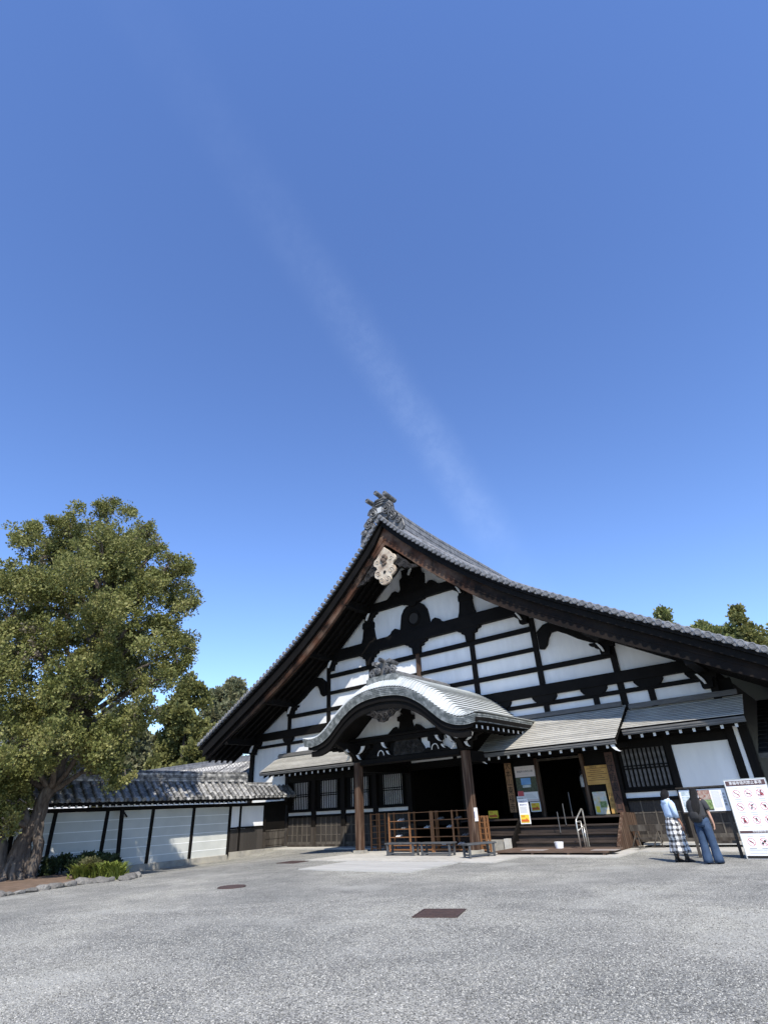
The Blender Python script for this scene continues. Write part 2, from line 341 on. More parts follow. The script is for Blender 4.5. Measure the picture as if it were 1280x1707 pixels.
# ------------------------------------------------------------------ ground
def gz(x, y):
    def ss(a, b_, v):
        t = min(1, max(0, (v - a) / (b_ - a))); return t * t * (3 - 2 * t)
    return -0.24 * (1 - ss(-8.5, -3.0, x)) * (1 - ss(-4.5, -1.0, y)) * (1 - 0.6 * (1 - ss(-14, -10, y)))
GRAVEL = bpy.data.materials.new('grey_gravel'); GRAVEL.use_nodes = True
def gravel_nodes(m, pebble=False):
    t = m.node_tree; p = t.nodes['Principled BSDF']; p.inputs['Roughness'].default_value = .85; p.inputs['Specular IOR Level'].default_value = .3
    g = t.nodes.new('ShaderNodeNewGeometry')
    def vor(sc):
        v = t.nodes.new('ShaderNodeTexVoronoi'); v.inputs['Scale'].default_value = sc; t.links.new(g.outputs['Position'], v.inputs['Vector']); return v
    def noi_(sc, d=4):
        n = t.nodes.new('ShaderNodeTexNoise'); n.inputs['Scale'].default_value = sc; n.inputs['Detail'].default_value = d; t.links.new(g.outputs['Position'], n.inputs['Vector']); return n
    def rampc(v, cols):
        r = t.nodes.new('ShaderNodeValToRGB'); t.links.new(v, r.inputs[0]); e = r.color_ramp.elements
        e[0].position, e[0].color = cols[0][0], (*cols[0][1], 1); e[1].position, e[1].color = cols[-1][0], (*cols[-1][1], 1)
        for q, c in cols[1:-1]: x = e.new(q); x.color = (*c, 1)
        return r.outputs[0]
    cols = [(0, (.070, .068, .060)), (.25, (.196, .192, .172)), (.65, (.315, .308, .276)), (.95, (.415, .404, .360)), (1, (.55, .53, .48))]
    if pebble:
        oi = t.nodes.new('ShaderNodeObjectInfo'); c = rampc(oi.outputs['Random'], cols)
        t.links.new(c, p.inputs['Base Color']); return
    v1 = vor(70); sep = t.nodes.new('ShaderNodeSeparateColor'); t.links.new(v1.outputs['Color'], sep.inputs[0])
    c = rampc(sep.outputs[0], cols)
    n1 = noi_(.28, 6); big = rampc(n1.outputs['Fac'], [(.34, (.74, .75, .76)), (.5, (.96, .96, .96)), (.66, (1.24, 1.23, 1.19))])
    n2 = noi_(1.6, 6); mid = rampc(n2.outputs['Fac'], [(.3, (.82, .82, .82)), (.7, (1.16, 1.16, 1.15))])
    def mul(a, b_):
        x = t.nodes.new('ShaderNodeMix'); x.data_type = 'RGBA'; x.blend_type = 'MULTIPLY'; x.inputs['Factor'].default_value = 1
        t.links.new(a, x.inputs['A']); t.links.new(b_, x.inputs['B']); return x.outputs['Result']
    c = mul(mul(c, big), mid)
    # sandy worn patches
    n3 = noi_(.55, 3); f = t.nodes.new('ShaderNodeMapRange'); t.links.new(n3.outputs['Fac'], f.inputs[0]); f.inputs[1].default_value = .58; f.inputs[2].default_value = .72; f.inputs[4].default_value = .65
    mxx = t.nodes.new('ShaderNodeMix'); mxx.data_type = 'RGBA'; t.links.new(f.outputs[0], mxx.inputs['Factor']); t.links.new(c, mxx.inputs['A']); mxx.inputs['B'].default_value = (.36, .355, .32, 1)
    t.links.new(mxx.outputs['Result'], p.inputs['Base Color'])
    bp = t.nodes.new('ShaderNodeBump'); bp.inputs['Strength'].default_value = .7; bp.inputs['Distance'].default_value = .02
    t.links.new(v1.outputs['Distance'], bp.inputs['Height']); bp.invert = True; t.links.new(bp.outputs[0], p.inputs['Normal'])
gravel_nodes(GRAVEL)
PEBBLE = bpy.data.materials.new('pebble'); PEBBLE.use_nodes = True; gravel_nodes(PEBBLE, True)
xs = [-400, -150, -60, -30, -20, -14] + [-12 + .75 * i for i in range(17)] + [1, 4, 8, 14, 20, 30, 60, 150, 400]
ys = [-400, -150, -60, -30, -24, -20] + [-18 + .75 * i for i in range(25)] + [2, 6, 12, 30, 60, 150, 400]
gm = MB(); gm.v = [(x, y, gz(x, y)) for y in ys for x in xs]
gm.f = [(j * len(xs) + i, j * len(xs) + i + 1, (j + 1) * len(xs) + i + 1, (j + 1) * len(xs) + i) for j in range(len(ys) - 1) for i in range(len(xs) - 1)]
tag(gm.build('ground', GRAVEL, smooth=True), 'grey gravel forecourt', None, None, 'structure')

# loose gravel stones near the camera: one mass, instanced by geometry nodes
def near_gravel():
    fx, fy = math.sin(YAW), math.cos(YAW); rx, ry = math.cos(YAW), -math.sin(YAW)
    def pt(d, s_): return (CAM.x + fx * d + rx * s_, CAM.y + fy * d + ry * s_, .0)
    b = MB(); ds = [2.6, 4, 5.5, 7.5, 10, 13]; wd = [3.2, 4.2, 5.2, 6.8, 8.6, 10.8]
    for i in range(5):
        for k in range(4):
            a0 = [-1 + .5 * k, -1 + .5 * (k + 1)]
            b.add([pt(ds[i], wd[i] * a0[0]), pt(ds[i], wd[i] * a0[1]), pt(ds[i + 1], wd[i + 1] * a0[1]), pt(ds[i + 1], wd[i + 1] * a0[0])], [(0, 1, 2, 3)])
    o = b.build('gravel', GRAVEL)
    at = o.data.attributes.new('density', 'FLOAT', 'FACE')
    for i in range(20): at.data[i].value = [2400, 1900, 1200, 700, 350][i // 4]
    tree = bpy.data.node_groups.new('scatter_gravel', 'GeometryNodeTree')
    tree.interface.new_socket('Geometry', in_out='INPUT', socket_type='NodeSocketGeometry'); tree.interface.new_socket('Geometry', in_out='OUTPUT', socket_type='NodeSocketGeometry')
    n = tree.nodes.new; l = tree.links.new
    gi = n('NodeGroupInput'); go = n('NodeGroupOutput'); d = n('GeometryNodeDistributePointsOnFaces'); na = n('GeometryNodeInputNamedAttribute')
    na.data_type = 'FLOAT'; na.inputs['Name'].default_value = 'density'
    ico = n('GeometryNodeMeshIcoSphere'); ico.inputs['Radius'].default_value = .008; ico.inputs['Subdivisions'].default_value = 1
    sm = n('GeometryNodeSetMaterial'); sm.inputs['Material'].default_value = PEBBLE
    io = n('GeometryNodeInstanceOnPoints'); rs = n('FunctionNodeRandomValue'); rs.data_type = 'FLOAT_VECTOR'
    rs.inputs[0].default_value = (.55, .5, .4); rs.inputs[1].default_value = (1.5, 1.3, .95)
    rr = n('FunctionNodeRandomValue'); rr.data_type = 'FLOAT_VECTOR'; rr.inputs[0].default_value = (-.4, -.4, 0); rr.inputs[1].default_value = (.4, .4, 6.28)
    l(gi.outputs[0], d.inputs['Mesh']); l(na.outputs['Attribute'], d.inputs['Density']); l(ico.outputs[0], sm.inputs[0])
    l(d.outputs['Points'], io.inputs['Points']); l(sm.outputs[0], io.inputs['Instance']); l(rs.outputs[0], io.inputs['Scale']); l(rr.outputs[0], io.inputs['Rotation'])
    l(io.outputs[0], go.inputs[0])
    md = o.modifiers.new('scatter', 'NODES'); md.node_group = tree
    tag(o, 'loose grey gravel stones in the foreground', 'gravel', None, 'stuff')
near_gravel()

# pale stone paving along the hall and in front of the porch, laid as separate stones
pav = MB().box(-9.0, 13.4, -.02, .0, -.05, .015).build('paving', PAVE); tag(pav, 'pale stone paving along the hall', None, None, 'structure')
stone_me = MB().box(-.5, .5, -.5, .5, -.06, 0).mesh('paving_stone', PAVE)
def stones(x0, x1, y0, y1, nx, ny, z, parent, me, name='paving_stone', gap=.012):
    dx, dy = (x1 - x0) / nx, (y1 - y0) / ny
    for j in range(ny):
        for i in range(nx):
            off = 0 if j % 2 == 0 or nx == 1 else dx * .18 * (1 if i % 2 else -1)
            o = inst(me, name, (x0 + (i + .5) * dx, y0 + (j + .5) * dy, z + rnd.uniform(-.003, .003)), (0, 0, 0), (dx - gap, dy - gap, 1), parent)
stones(-9.0, -1.6, -1.15, -.06, 7, 1, .045, pav, stone_me)
stones(-1.5, 6.3, -6.2, -4.4, 7, 2, .03, pav, stone_me)
stones(-1.5, 4.7, -4.4, -.06, 5, 4, .03, pav, stone_me)
stones(4.7, 9.3, -4.35, -2.3, 4, 2, .03, pav, stone_me)
stones(9.3, 13.6, -2.5, -1.3, 4, 1, .03, pav, stone_me)
stones(9.0, 13.6, -.75, -.12, 5, 1, .12, pav, stone_me)
stones(4.7, 9.0, -2.3, -.06, 3, 2, .02, pav, stone_me)
slab_me = MB().box(-.5, .5, -.5, .5, -.06, 0).mesh('slab', SLAB)
path = MB().box(.95, 5.2, -8.82, -6.4, -.05, .008).build('stone_path', SLAB); tag(path, 'flat grey stone slabs before the porch', None, None, 'structure')
stones(.95, 5.2, -8.82, -6.4, 1, 3, .03, path, slab_me, 'slab', .006)
def cover(name, cx, cy, sx, sy, rz, label, rounded=False):
    o = thing(name, (cx, cy, 0), label, 'manhole cover')
    b = MB()
    if rounded:
        pts = [(cx + sx * math.cos(a * math.pi / 14), cy + sx * math.sin(a * math.pi / 14)) for a in range(28)]
        b.prism_z(pts, gz(cx, cy) - .02, gz(cx, cy) + .012); b.build('lid', IRON, o)
        b = MB(); b.tube([(cx + (sx + .03) * math.cos(a * math.pi / 14), cy + (sx + .03) * math.sin(a * math.pi / 14), gz(cx, cy)) for a in range(29)], .022, 6, False); b.build('rim', IRON, o)
    else:
        c, s_ = math.cos(rz), math.sin(rz)
        def q(x, y): return (cx + x * c - y * s_, cy + x * s_ + y * c)
        b.prism_z([q(-sx, -sy), q(sx, -sy), q(sx, sy), q(-sx, sy)], -.02, .012); b.build('lid', IRON, o)
        f = MB()
        for (x0, x1, y0, y1) in ((-sx - .03, sx + .03, -sy - .03, -sy - .004), (-sx - .03, sx + .03, sy + .004, sy + .03), (-sx - .03, -sx - .004, -sy - .004, sy + .004), (sx + .004, sx + .03, -sy - .004, sy + .004)):
            f.prism_z([q(x0, y0), q(x1, y0), q(x1, y1), q(x0, y1)], -.02, .018)
        f.build('rim', IRON, o)
        for k in range(5):
            y = -sy + (k + .5) * 2 * sy / 5
            MB().prism_z([q(-sx + .04, y - .02), q(sx - .04, y - .02), q(sx - .04, y + .02), q(-sx + .04, y + .02)], .0123, .017).build('tread_bar', IRON, o)
cover('manhole_cover', 9.47, -13.78, .33, .33, .35, 'rusty square manhole cover in the gravel')
cover('manhole_cover', 2.4, -12.43, .30, 0, 0, 'round rusty manhole cover in the gravel', True)
cover('manhole_cover', -1.55, -6.75, .38, .38, .1, 'square manhole cover nearest the porch, beside the stone slabs')

# ------------------------------------------------------------------ main hall
HALL = thing('temple_hall', (0, 0, 0), 'large white plastered temple hall with black timbers and sweeping tiled gable', 'temple')
B_ = 3.118; b2 = B_ * 2 / 3
TP = [(0, 15.14), (1.0, 14.08), (1.94, 13.2), (3.65, 11.72), (5.0, 10.66), (6.25, 9.78), (7.7, 8.88), (9.4, 7.92), (11.16, 6.95), (12.4, 6.28), (13.42, 5.72), (14.4, 5.18)]
def T(x): return lerp_pts(TP, x)
LOWP = [(0, 13.68), (.88, 12.92), (1.9, 11.98), (3.2, 10.86), (4.9, 9.5), (6.4, 8.5), (7.6, 7.8), (8.8, 7.13), (10.2, 6.38), (11.2, 5.88), (12.3, 5.34), (13.84, 4.55)]
def LOW(x): return lerp_pts(LOWP, x)
RAKEP = [(0, 13.75), (1.48, 12.55), (2.84, 11.6), (3.6, 10.98), (5.5, 9.52), (6.8, 8.66), (9.0, 7.4), (9.8, 6.97), (12.02, 5.8), (12.6, 5.5)]
def RAKE(x): return lerp_pts(RAKEP, x)

# plaster panels of the gable, cell by cell
def panel(x0, x1, z0, z1, parent=HALL, y=0.0, m=PLASTER, clip=True):
    n = max(2, int((x1 - x0) / .35)); pts_t = []
    for i in range(n + 1):
        x = x0 + (x1 - x0) * i / n; zt = min(z1, RAKE(x) + .12) if clip else z1
        pts_t.append((x, zt))
    pts_t = [p for p in pts_t if p[1] > z0 + .005]
    if len(pts_t) < 2: return
    MB().prism([(pts_t[0][0], z0)] + [(pts_t[-1][0], z0)] + pts_t[::-1], y, y + .12).build('plaster_panel', m, parent)
P = [-12.47, -9.354, -6.236, -3.118, 0, 3.118, 6.236, 9.354, 12.47]
rows_full = [(4.3, 5.06), (5.06, 5.58)]
for k in range(8):
    for z0, z1 in rows_full: panel(P[k], P[k + 1], z0, z1)
for k in range(8): panel(P[k], P[k + 1], 5.58, 6.48 if 0 < k < 7 else 9)
for k in range(1, 7): panel(P[k], P[k + 1], 6.48, 7.34 if 1 < k < 6 else 9.5)
for k in range(2, 6):
    for z0, z1 in ((7.34, 8.24), (8.24, 9.26)): panel(P[k], P[k + 1], z0, z1)
for x0, x1 in ((-6.236, -3.118), (-3.118, 0), (0, 3.118), (3.118, 6.236)): panel(x0, x1, 9.26, 11.36)
for x0, x1 in ((-3.118, 0), (0, 3.118)): panel(x0, x1, 11.36, 13.9)
panel(-12.47, -9.354, 2.2, 4.3)

def hbeam(x0, x1, z0, z1, d=.12, m=BLACK, name='beam'):
    return box(name, x0, x1, -d, .0, z0, z1, m, HALL, .012)
def post(x, z0, z1, wd=.24, d=.10, m=BLACK_V, name='post'):
    return box(name, x - wd / 2, x + wd / 2, -d, .0, z0, z1, m, HALL, .012)
hbeam(-12.9, 12.6, 5.37, 5.79, .20)                       # great lower tie beam
hbeam(-12.35, 12.35, 4.98, 5.13)
hbeam(-9.4, 9.4, 6.37, 6.57)
hbeam(-6.3, 6.3, 7.24, 7.41); hbeam(-6.3, 6.3, 8.12, 8.34)
hbeam(-6.15, 6.15, 8.96, 9.56, .26)                       # great upper tie beam
hbeam(-3.2, 3.2, 11.12, 11.6, .22)
for x in (-9.354, 9.354): post(x, 4.3, 7.05)
for x in (-6.236, 6.236): post(x, 5.79, 8.7)
for x in (-3.118, 3.118): post(x, 5.79, 8.5)
post(0, 5.79, 8.5, .24, .125, BROWNPOST)
post(-12.47, 0, 5.37, .30, .13)
post(12.47, 0, 5.37, .26, .13)
for x in (6.236, 8.314, 10.39, 4.158): post(x, 4.3, 5.1, .22, .11)
# boat shaped bolsters under the tie beam
def bolster(x, z, wd=1.05, h=.32, d=.16, parent=HALL):
    hw = wd / 2
    MB().prism([(x - hw, z), (x - hw, z - .10), (x - hw + .10, z - .22), (x - hw + .26, z - h), (x + hw - .26, z - h), (x + hw - .10, z - .22), (x + hw, z - .10), (x + hw, z)], -d, 0).build('bolster', BLACK, parent)
for x in (4.158, 6.236, 8.314, 10.39, 12.2): bolster(x, 5.38)
bolster(-9.354, 5.38, .82, .30)
bolster(-12.1, 5.38, .8, .30)
# stepped bracket clusters below the upper beam
def bracket(x, z, wd=1.2, h=.62, d=.24, m=BLACK, steps=((1, 0), (.95, .16), (.66, .22), (.62, .40), (.36, .46), (.3, 1.0)), parent=HALL, name='bracket'):
    hw = wd / 2; r = [(x + hw * a, z - h * b) for a, b in steps]; l_ = [(2 * x - px, pz) for px, pz in r[::-1]]
    return MB().prism(r + l_, -d, 0).build(name, m, parent)
for x in (-3.118, 0, 3.118): bracket(x, 8.97, 1.25 if x else 1.35, .66)
# scalloped arms where purlins meet the wall
def purlin(x, z, wd=.34, h=.42):
    box('purlin', x - wd / 2, x + wd / 2, -2.25, -.001, z - h / 2, z + h / 2, BLACK, HALL, .015)
    bracket(x, z - h / 2 + .05, 1.15, .55, .30)
    # whitewashed curling nose below the purlin
    s_ = 1 if x > 0 else -1
    b = MB(); pth = []
    for i in range(7):
        a = i / 6; pth.append((x - s_ * (.22 - .30 * a + .10 * a * a), -.36 - .02 * a, z - h / 2 - .02 - .36 * a))
    for i in range(6):
        p0, p1 = pth[i], pth[i + 1]; wv = .055 - .02 * abs(i - 2.5) / 2.5
        b.hexa([(p0[0] - wv, -.46, p0[2]), (p0[0] + wv, -.46, p0[2]), (p0[0] + wv, -.36, p0[2]), (p0[0] - wv, -.36, p0[2]), (p1[0] - wv, -.46, p1[2]), (p1[0] + wv, -.46, p1[2]), (p1[0] + wv, -.36, p1[2]), (p1[0] - wv, -.36, p1[2])])
    b.build('white_nose', WHITETIP, HALL)
for s_ in (-1, 1):
    for x, z in ((3.05, 11.28), (5.95, 9.22), (9.15, 7.18), (12.3, 5.42)): purlin(s_ * x, z)
purlin(0, 13.15, .4, .5)
# flared struts and the frog-leg strut with a round boss
def flared(x):
    MB().prism([(x - .5, 9.56), (x + .5, 9.56), (x + .40, 9.82), (x + .33, 10.25), (x + .33, 10.33), (x - .33, 10.33), (x - .33, 10.25), (x - .40, 9.82)], -.2, 0).build('flared_strut', BLACK, HALL)
    MB().prism([(x - .36, 10.335), (x + .36, 10.335), (x + .36, 10.6), (x + .28, 10.68), (x - .28, 10.68), (x - .36, 10.6)], -.24, 0).build('strut_cap', BLACK, HALL)
    bracket(x, 11.12, 1.1, .44, .26)
flared(-3.118); flared(3.118)
fl = [(1.85, 9.56), (1.6, 9.66), (1.5, 9.80), (1.28, 9.90), (1.1, 9.83), (1.0, 9.70), (.92, 9.78), (.86, 10.2), (.80, 10.5), (.62, 10.78), (.45, 10.9)]
MB().prism(fl + [(-x, z) for x, z in fl[::-1]], -.18, 0).build('frog_leg_strut', BLACK, HALL)
rb = MB(); rb.tube([(.36 * math.cos(a * math.pi / 12), -.2, 10.15 + .36 * math.sin(a * math.pi / 12)) for a in range(25)], .045, 6, False); rb.build('boss_ring', BLACK, HALL)
rb = MB(); rb.prism([(.28 * math.cos(a * math.pi / 10), 10.15 + .28 * math.sin(a * math.pi / 10)) for a in range(20)], -.215, -.181); rb.build('boss', mat('boss_timber', (.02, .017, .014)), HALL)
bracket(0, 11.12, 1.5, .30, .26)
fl2 = [(1.75, 11.6), (1.55, 11.72), (1.35, 11.92), (1.12, 11.96), (.98, 11.86), (.9, 11.8), (.78, 11.95), (.8, 12.5), (.62, 12.6), (.62, 12.9), (.45, 12.98)]
MB().prism(fl2 + [(-x, z) for x, z in fl2[::-1]], -.18, 0).build('frog_leg_strut', BLACK, HALL)
# arched "rainbow" beams in the outer bays
for s_ in (-1, 1):
    top = [(6.42, 8.02), (6.75, 8.26), (7.15, 8.34), (7.6, 8.16), (8.1, 7.80), (8.6, 7.50), (9.1, 7.36)]
    bot = [(9.1, 7.0), (8.6, 7.12), (8.1, 7.38), (7.7, 7.66), (7.3, 7.88), (7.05, 7.86), (6.9, 7.66), (6.78, 7.36), (6.62, 7.22), (6.42, 7.26)]
    MB().prism([(s_ * x, z) for x, z in top + bot], -.16, 0).build('arched_beam', BLACK, HALL, bevel=.02)
    MB().tube([(s_ * x, -.165, z - .07) for x, z in top], .02, 6).build('arch_moulding', BLACK, HALL)

# bargeboards: dark upper board, brown lower board, pendant
def strip_xz(fa, fb, x0, x1, y0, y1, n=24):
    b = MB(); xs_ = [x0 + (x1 - x0) * i / n for i in range(n + 1)]
    vs = []
    for x in xs_: vs += [(x, y0, fa(x)), (x, y0, fb(x)), (x, y1, fb(x)), (x, y1, fa(x))]
    fs = []
    for i in range(n):
        for k in range(4): fs.append((i * 4 + k, i * 4 + (k + 1) % 4, i * 4 + 4 + (k + 1) % 4, i * 4 + 4 + k))
    fs += [(3, 2, 1, 0), (n * 4, n * 4 + 1, n * 4 + 2, n * 4 + 3)]
    return b.add(vs, fs)
ROOF = MB()
for s_ in (-1, 1):
    XE = 14.0 if s_ < 0 else 15.8
    UB = .46 if s_ > 0 else .72
    strip_xz(lambda x: T(x) - (UB if abs(x) > .3 else .46 + (UB - .46) * abs(x) / .3), lambda x: T(x) - .20, s_ * .0, s_ * XE, -2.50, -2.34).build('upper_bargeboard', BLACK, HALL)
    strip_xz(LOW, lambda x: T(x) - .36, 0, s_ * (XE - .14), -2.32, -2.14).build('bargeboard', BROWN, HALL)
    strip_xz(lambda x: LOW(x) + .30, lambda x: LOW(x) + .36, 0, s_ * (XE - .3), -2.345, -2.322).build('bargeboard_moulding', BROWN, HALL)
    strip_xz(lambda x: T(x) - .19, lambda x: T(x) - .07, 0, s_ * (XE + .3), -2.60, -1.2).build('verge_batten', BLACK, HALL)
ge = [(0, 13.5), (.38, 13.15), (.50, 12.98), (.66, 12.90), (.74, 12.72), (.70, 12.58), (.55, 12.50), (.50, 12.36), (.62, 12.30), (.70, 12.12), (.66, 11.95), (.52, 11.84), (.40, 11.80), (.38, 11.62), (.24, 11.46), (.0, 11.40)]
WOODPALE = mat('bleached_pendant_wood', (.52, .46, .37), (.38, .31, .235), 4, .8, .3, 14, c3=(.20, .13, .09), s3=1.7)
PEN = MB().prism(ge + [(-x, z) for x, z in ge[-2:0:-1]], -2.46, -2.335).build('pendant', WOODPALE, HALL, bevel=.02)
for s_ in (-1, 1):
    for cx, cz, r in ((.42, 12.08, .17), (.2, 11.68, .15), (.45, 12.72, .13)):
        sp = MB(); sp.tube([(s_ * (cx + r * (1 - k / 16) * math.cos(k * .62)), -2.47, cz + r * (1 - k / 16) * math.sin(k * .62)) for k in range(15)], .022, 5); sp.build('scroll', WOODPALE, PEN)
hb = MB(); hb.tube([(0, -2.48, 12.08), (0, -2.4, 12.08)], .085, 10); hb.build('peg_hole', INK, PEN)
fc = MB()   # weathered lion-like boss on the pendant: stacked lumps
for (x, z, r) in ((0, 12.95, .13), (-.13, 12.8, .12), (.13, 12.82, .12), (0, 12.7, .15), (-.05, 12.52, .09), (.08, 12.55, .09)):
    ring = []
    for j in range(6):
        a = j / 5 * math.pi / 2; ring.append([(x + r * math.cos(a) * math.cos(k * math.pi / 5), -2.46 - r * math.sin(a) * .9, z + r * math.cos(a) * math.sin(k * math.pi / 5)) for k in range(10)])
    fc.loft(ring)
fc.build('carved_boss', mat('carved_boss_wood', (.16, .115, .085), (.07, .05, .04), 12, .8, .4, 30), PEN)
CARVED = mat('dark_carving', (.020, .017, .015), (.008, .007, .006), 7, .7, 1.0, 9, c3=(.05, .046, .042), s3=5, spec=.2)
for s_ in (-1, 1):
    fin = [(.60, 12.82), (.78, 12.88), (1.0, 12.62), (1.28, 12.40), (1.5, 12.12), (1.75, 12.02), (1.98, 11.84), (1.72, 11.88), (1.54, 11.86), (1.36, 11.98), (1.18, 11.98), (1.04, 12.14), (.86, 12.14), (.74, 12.30), (.60, 12.36)]
    F_ = MB().prism([(s_ * x, z) for x, z in fin], -2.36, -2.24).build('pendant_fin', CARVED, HALL)
    for cx, cz, r in ((.85, 12.5, .14), (1.15, 12.25, .12), (1.45, 12.04, .09)):
        sp = MB(); sp.tube([(s_ * (cx + r * (1 - k / 14) * math.cos(k * .7)), -2.37, cz + r * (1 - k / 14) * math.sin(k * .7)) for k in range(13)], .02, 5); sp.build('scroll', CARVED, F_)

# tiled roof
RF = strip_xz(lambda x: T(x) - .18, lambda x: T(x) + .02, -14.4, 16.2, -1.19, 24, 102).build('roof', TILE_DARK, HALL)
RF['label'] = 'sweeping grey tiled gable roof'
ARC = [0.0]; AX_ = [0.0]
while AX_[-1] < 16.1:
    x = AX_[-1]; d = (T(x + .01) - T(x)) / .01; AX_.append(x + .30 / math.sqrt(1 + d * d))
vt = MB(); seg = 9   # verge cover tile: round tile with a disc face, lying along y
r_ = .115
vt.tube([(0, -.02, 0), (0, 1.0, 0)], r_ * .93, 10); vt.tube([(0, -.06, 0), (0, 0.0, 0)], r_, 12)
vt_me = vt.mesh('verge_tile', TILE)
vr = MB(); vr.tube([(r_ * .72 * math.cos(k * math.pi / 6), -.062, r_ * .72 * math.sin(k * math.pi / 6)) for k in range(13)], .014, 5, False)
vr_me = vr.mesh('tile_rim', TILE)
vf = MB()
cs = [(-.13, .03), (-.07, -.025), (0, -.045), (.07, -.025), (.13, .03)]
vf.prism([(x, z) for x, z in cs] + [(x, z - .075) for x, z in cs[::-1]], 0, .9)
vf_me = vf.mesh('verge_pan_tile', TILE)
for s_ in (-1, 1):
    for i, x in enumerate(AX_):
        if s_ < 0 and (i == 0 or x > 14.4): continue
        d = math.atan((T(x + .01) - T(x - .01)) / .02) if x > .02 else -.75
        inst(vt_me, 'verge_tile', (s_ * x, -2.66, T(x) + .06), (0, -s_ * d, 0), (1, 1, 1), RF)
        inst(vr_me, 'tile_rim', (s_ * x, -2.66, T(x) + .06), (0, -s_ * d, 0), (1, 1, 1), RF)
        if i < len(AX_) - 1 and (s_ > 0 or x < 14.1):
            xm = (x + AX_[i + 1]) / 2; d = math.atan((T(xm + .01) - T(xm - .01)) / .02)
            inst(vf_me, 'verge_pan_tile', (s_ * xm, -2.64, T(xm) + .045), (0, -s_ * d, 0), (1, 1, 1), RF)
def slope_row(s_, y, z, r, x0, x1, n=26):
    b = MB(); b.tube([(s_ * (x0 + (x1 - x0) * i / n), y, T(x0 + (x1 - x0) * i / n) + z) for i in range(n + 1)], r, 7); return b
for s_ in (-1, 1):
    me = slope_row(s_, 0, .05, .095, .25, 14.5 if s_ < 0 else 16.2).mesh('tile_row', TILE, True)
    for k in range(60): inst(me, 'tile_row', (0, -1.45 + .36 * k, 0), parent=RF)
    kd = slope_row(s_, -1.62, .16, .15, 1.9, 14.0 if s_ < 0 else 15.8); kd.build('verge_ridge', TILE_DARK, RF)
# main ridge and its end ornament
def sag(y): t = min(1, max(0, (y + 2.2) / 6)); return -.34 * t * (2 - t)
RY = [-2.1, -1.4, -.6, .4, 1.6, 3, 5, 9, 24]
for k in range(6):
    wv = .34 - .012 * k + (.03 if k % 2 else 0); b = MB()
    rings = [[(-wv, y, 15.0 + .17 * k + sag(y)), (wv, y, 15.0 + .17 * k + sag(y)), (wv, y, 15.155 + .17 * k + sag(y)), (-wv, y, 15.155 + .17 * k + sag(y))] for y in RY]
    b.loft(rings).build('ridge_course', TILE_DARK, RF)
rc = MB(); rc.tube([(0, y, 16.12 + sag(y)) for y in RY], .14, 10); rc.build('ridge_cap', TILE, RF)
OR = MB()
op = [(.42, 15.05), (.62, 15.2), (.70, 15.6), (.66, 15.95), (.50, 16.2), (.30, 16.32)]
ORN = OR.prism(op + [(-x, z) for x, z in op[::-1]], -2.58, -2.18).build('ridge_ornament', ONI, RF, bevel=.04)
def spiral(cx, cz, r, turns, th, y, s_, parent, name='scroll', m=ONI):
    n = int(turns * 14); b = MB()
    b.tube([(s_ * (cx + r * (1 - .85 * k / n) * math.cos(k * 2 * math.pi / 14)), y - .05 * k / n, cz + r * (1 - .85 * k / n) * math.sin(k * 2 * math.pi / 14)) for k in range(n + 1)], th, 6); b.build(name, m, parent)
# (sub-parts of the roof keep to three levels, so ornament pieces hang on the roof itself)
for s_ in (-1, 1):
    spiral(.46, 15.58, .36, 2.5, .05, -2.62, s_, RF); spiral(.86, 15.0, .27, 2.2, .05, -2.60, s_, RF); spiral(1.16, 14.62, .19, 2, .045, -2.60, s_, RF); spiral(.72, 15.2, .18, 1.6, .05, -2.64, s_, RF)
    MB().prism([(s_ * x, z) for x, z in ((.45, 15.0), (.70, 15.3), (1.05, 15.15), (1.25, 14.85), (1.42, 14.55), (1.5, 14.2), (1.3, 14.0), (.95, 14.25), (.5, 14.7))], -2.56, -2.42).build('ornament_fin', ONI, RF, bevel=.03)
for k, zz in enumerate((15.98, 16.12, 16.26)):
    MB().tube([(-.52 + .06 * k, -2.63, zz - .13), (-.3, -2.63, zz), (.3, -2.63, zz), (.52 - .06 * k, -2.63, zz - .13)], .05, 6).build('ornament_moulding', ONI, RF)
MB().prism([(-.30, 15.45), (.30, 15.45), (.22, 15.8), (-.22, 15.8)], -2.66, -2.585).build('ornament_panel', mat('ornament_face', (.45, .45, .44), rough=.4), RF, bevel=.03)
for x, z in ((-.60, 16.30), (0, 16.56), (.60, 16.30)):
    MB().tube([(x, -2.95, z + .02), (x * .96, -2.0, z - .06)], .135, 10).build('ornament_cylinder', ONI, RF)
    MB().tube([(x + .09 * math.cos(k * math.pi / 6), -2.955, z + .02 + .09 * math.sin(k * math.pi / 6)) for k in range(13)], .022, 5, False).build('cylinder_rim', ONI, RF)
box('ornament_base', -.45, .45, -2.5, -2.0, 16.15, 16.5, ONI, RF, .05)
# soffit boards under the overhang, side and rear walls
for s_ in (-1, 1):
    strip_xz(lambda x: min(T(x) - .75, RAKE(x) + .5) if abs(x) < 12 else T(x) - .75, lambda x: T(x) - .20, s_ * .05, s_ * (14.2 if s_ < 0 else 16.0), -2.13, -.0).build('soffit', BLACK, HALL)
    me = strip_xz(lambda x: T(x) - .95, lambda x: T(x) - .76, s_ * .3, s_ * (14.1 if s_ < 0 else 15.9), -.05, .05, 16).mesh('rafter', BLACK)
    for k in range(5): inst(me, 'rafter', (0, -1.9 + .42 * k, 0), parent=HALL)
    strip_xz(lambda x: T(x) - .26, lambda x: T(x) - .185, s_ * 11.9, s_ * (14.3 if s_ < 0 else 16.1), .01, 23.9, 8).build('side_soffit', BLACK, HALL)
    box('side_wall', s_ * 12.32 - .1, s_ * 12.32 + .1, .13, 22, 0, 5.6, BLACK, HALL)
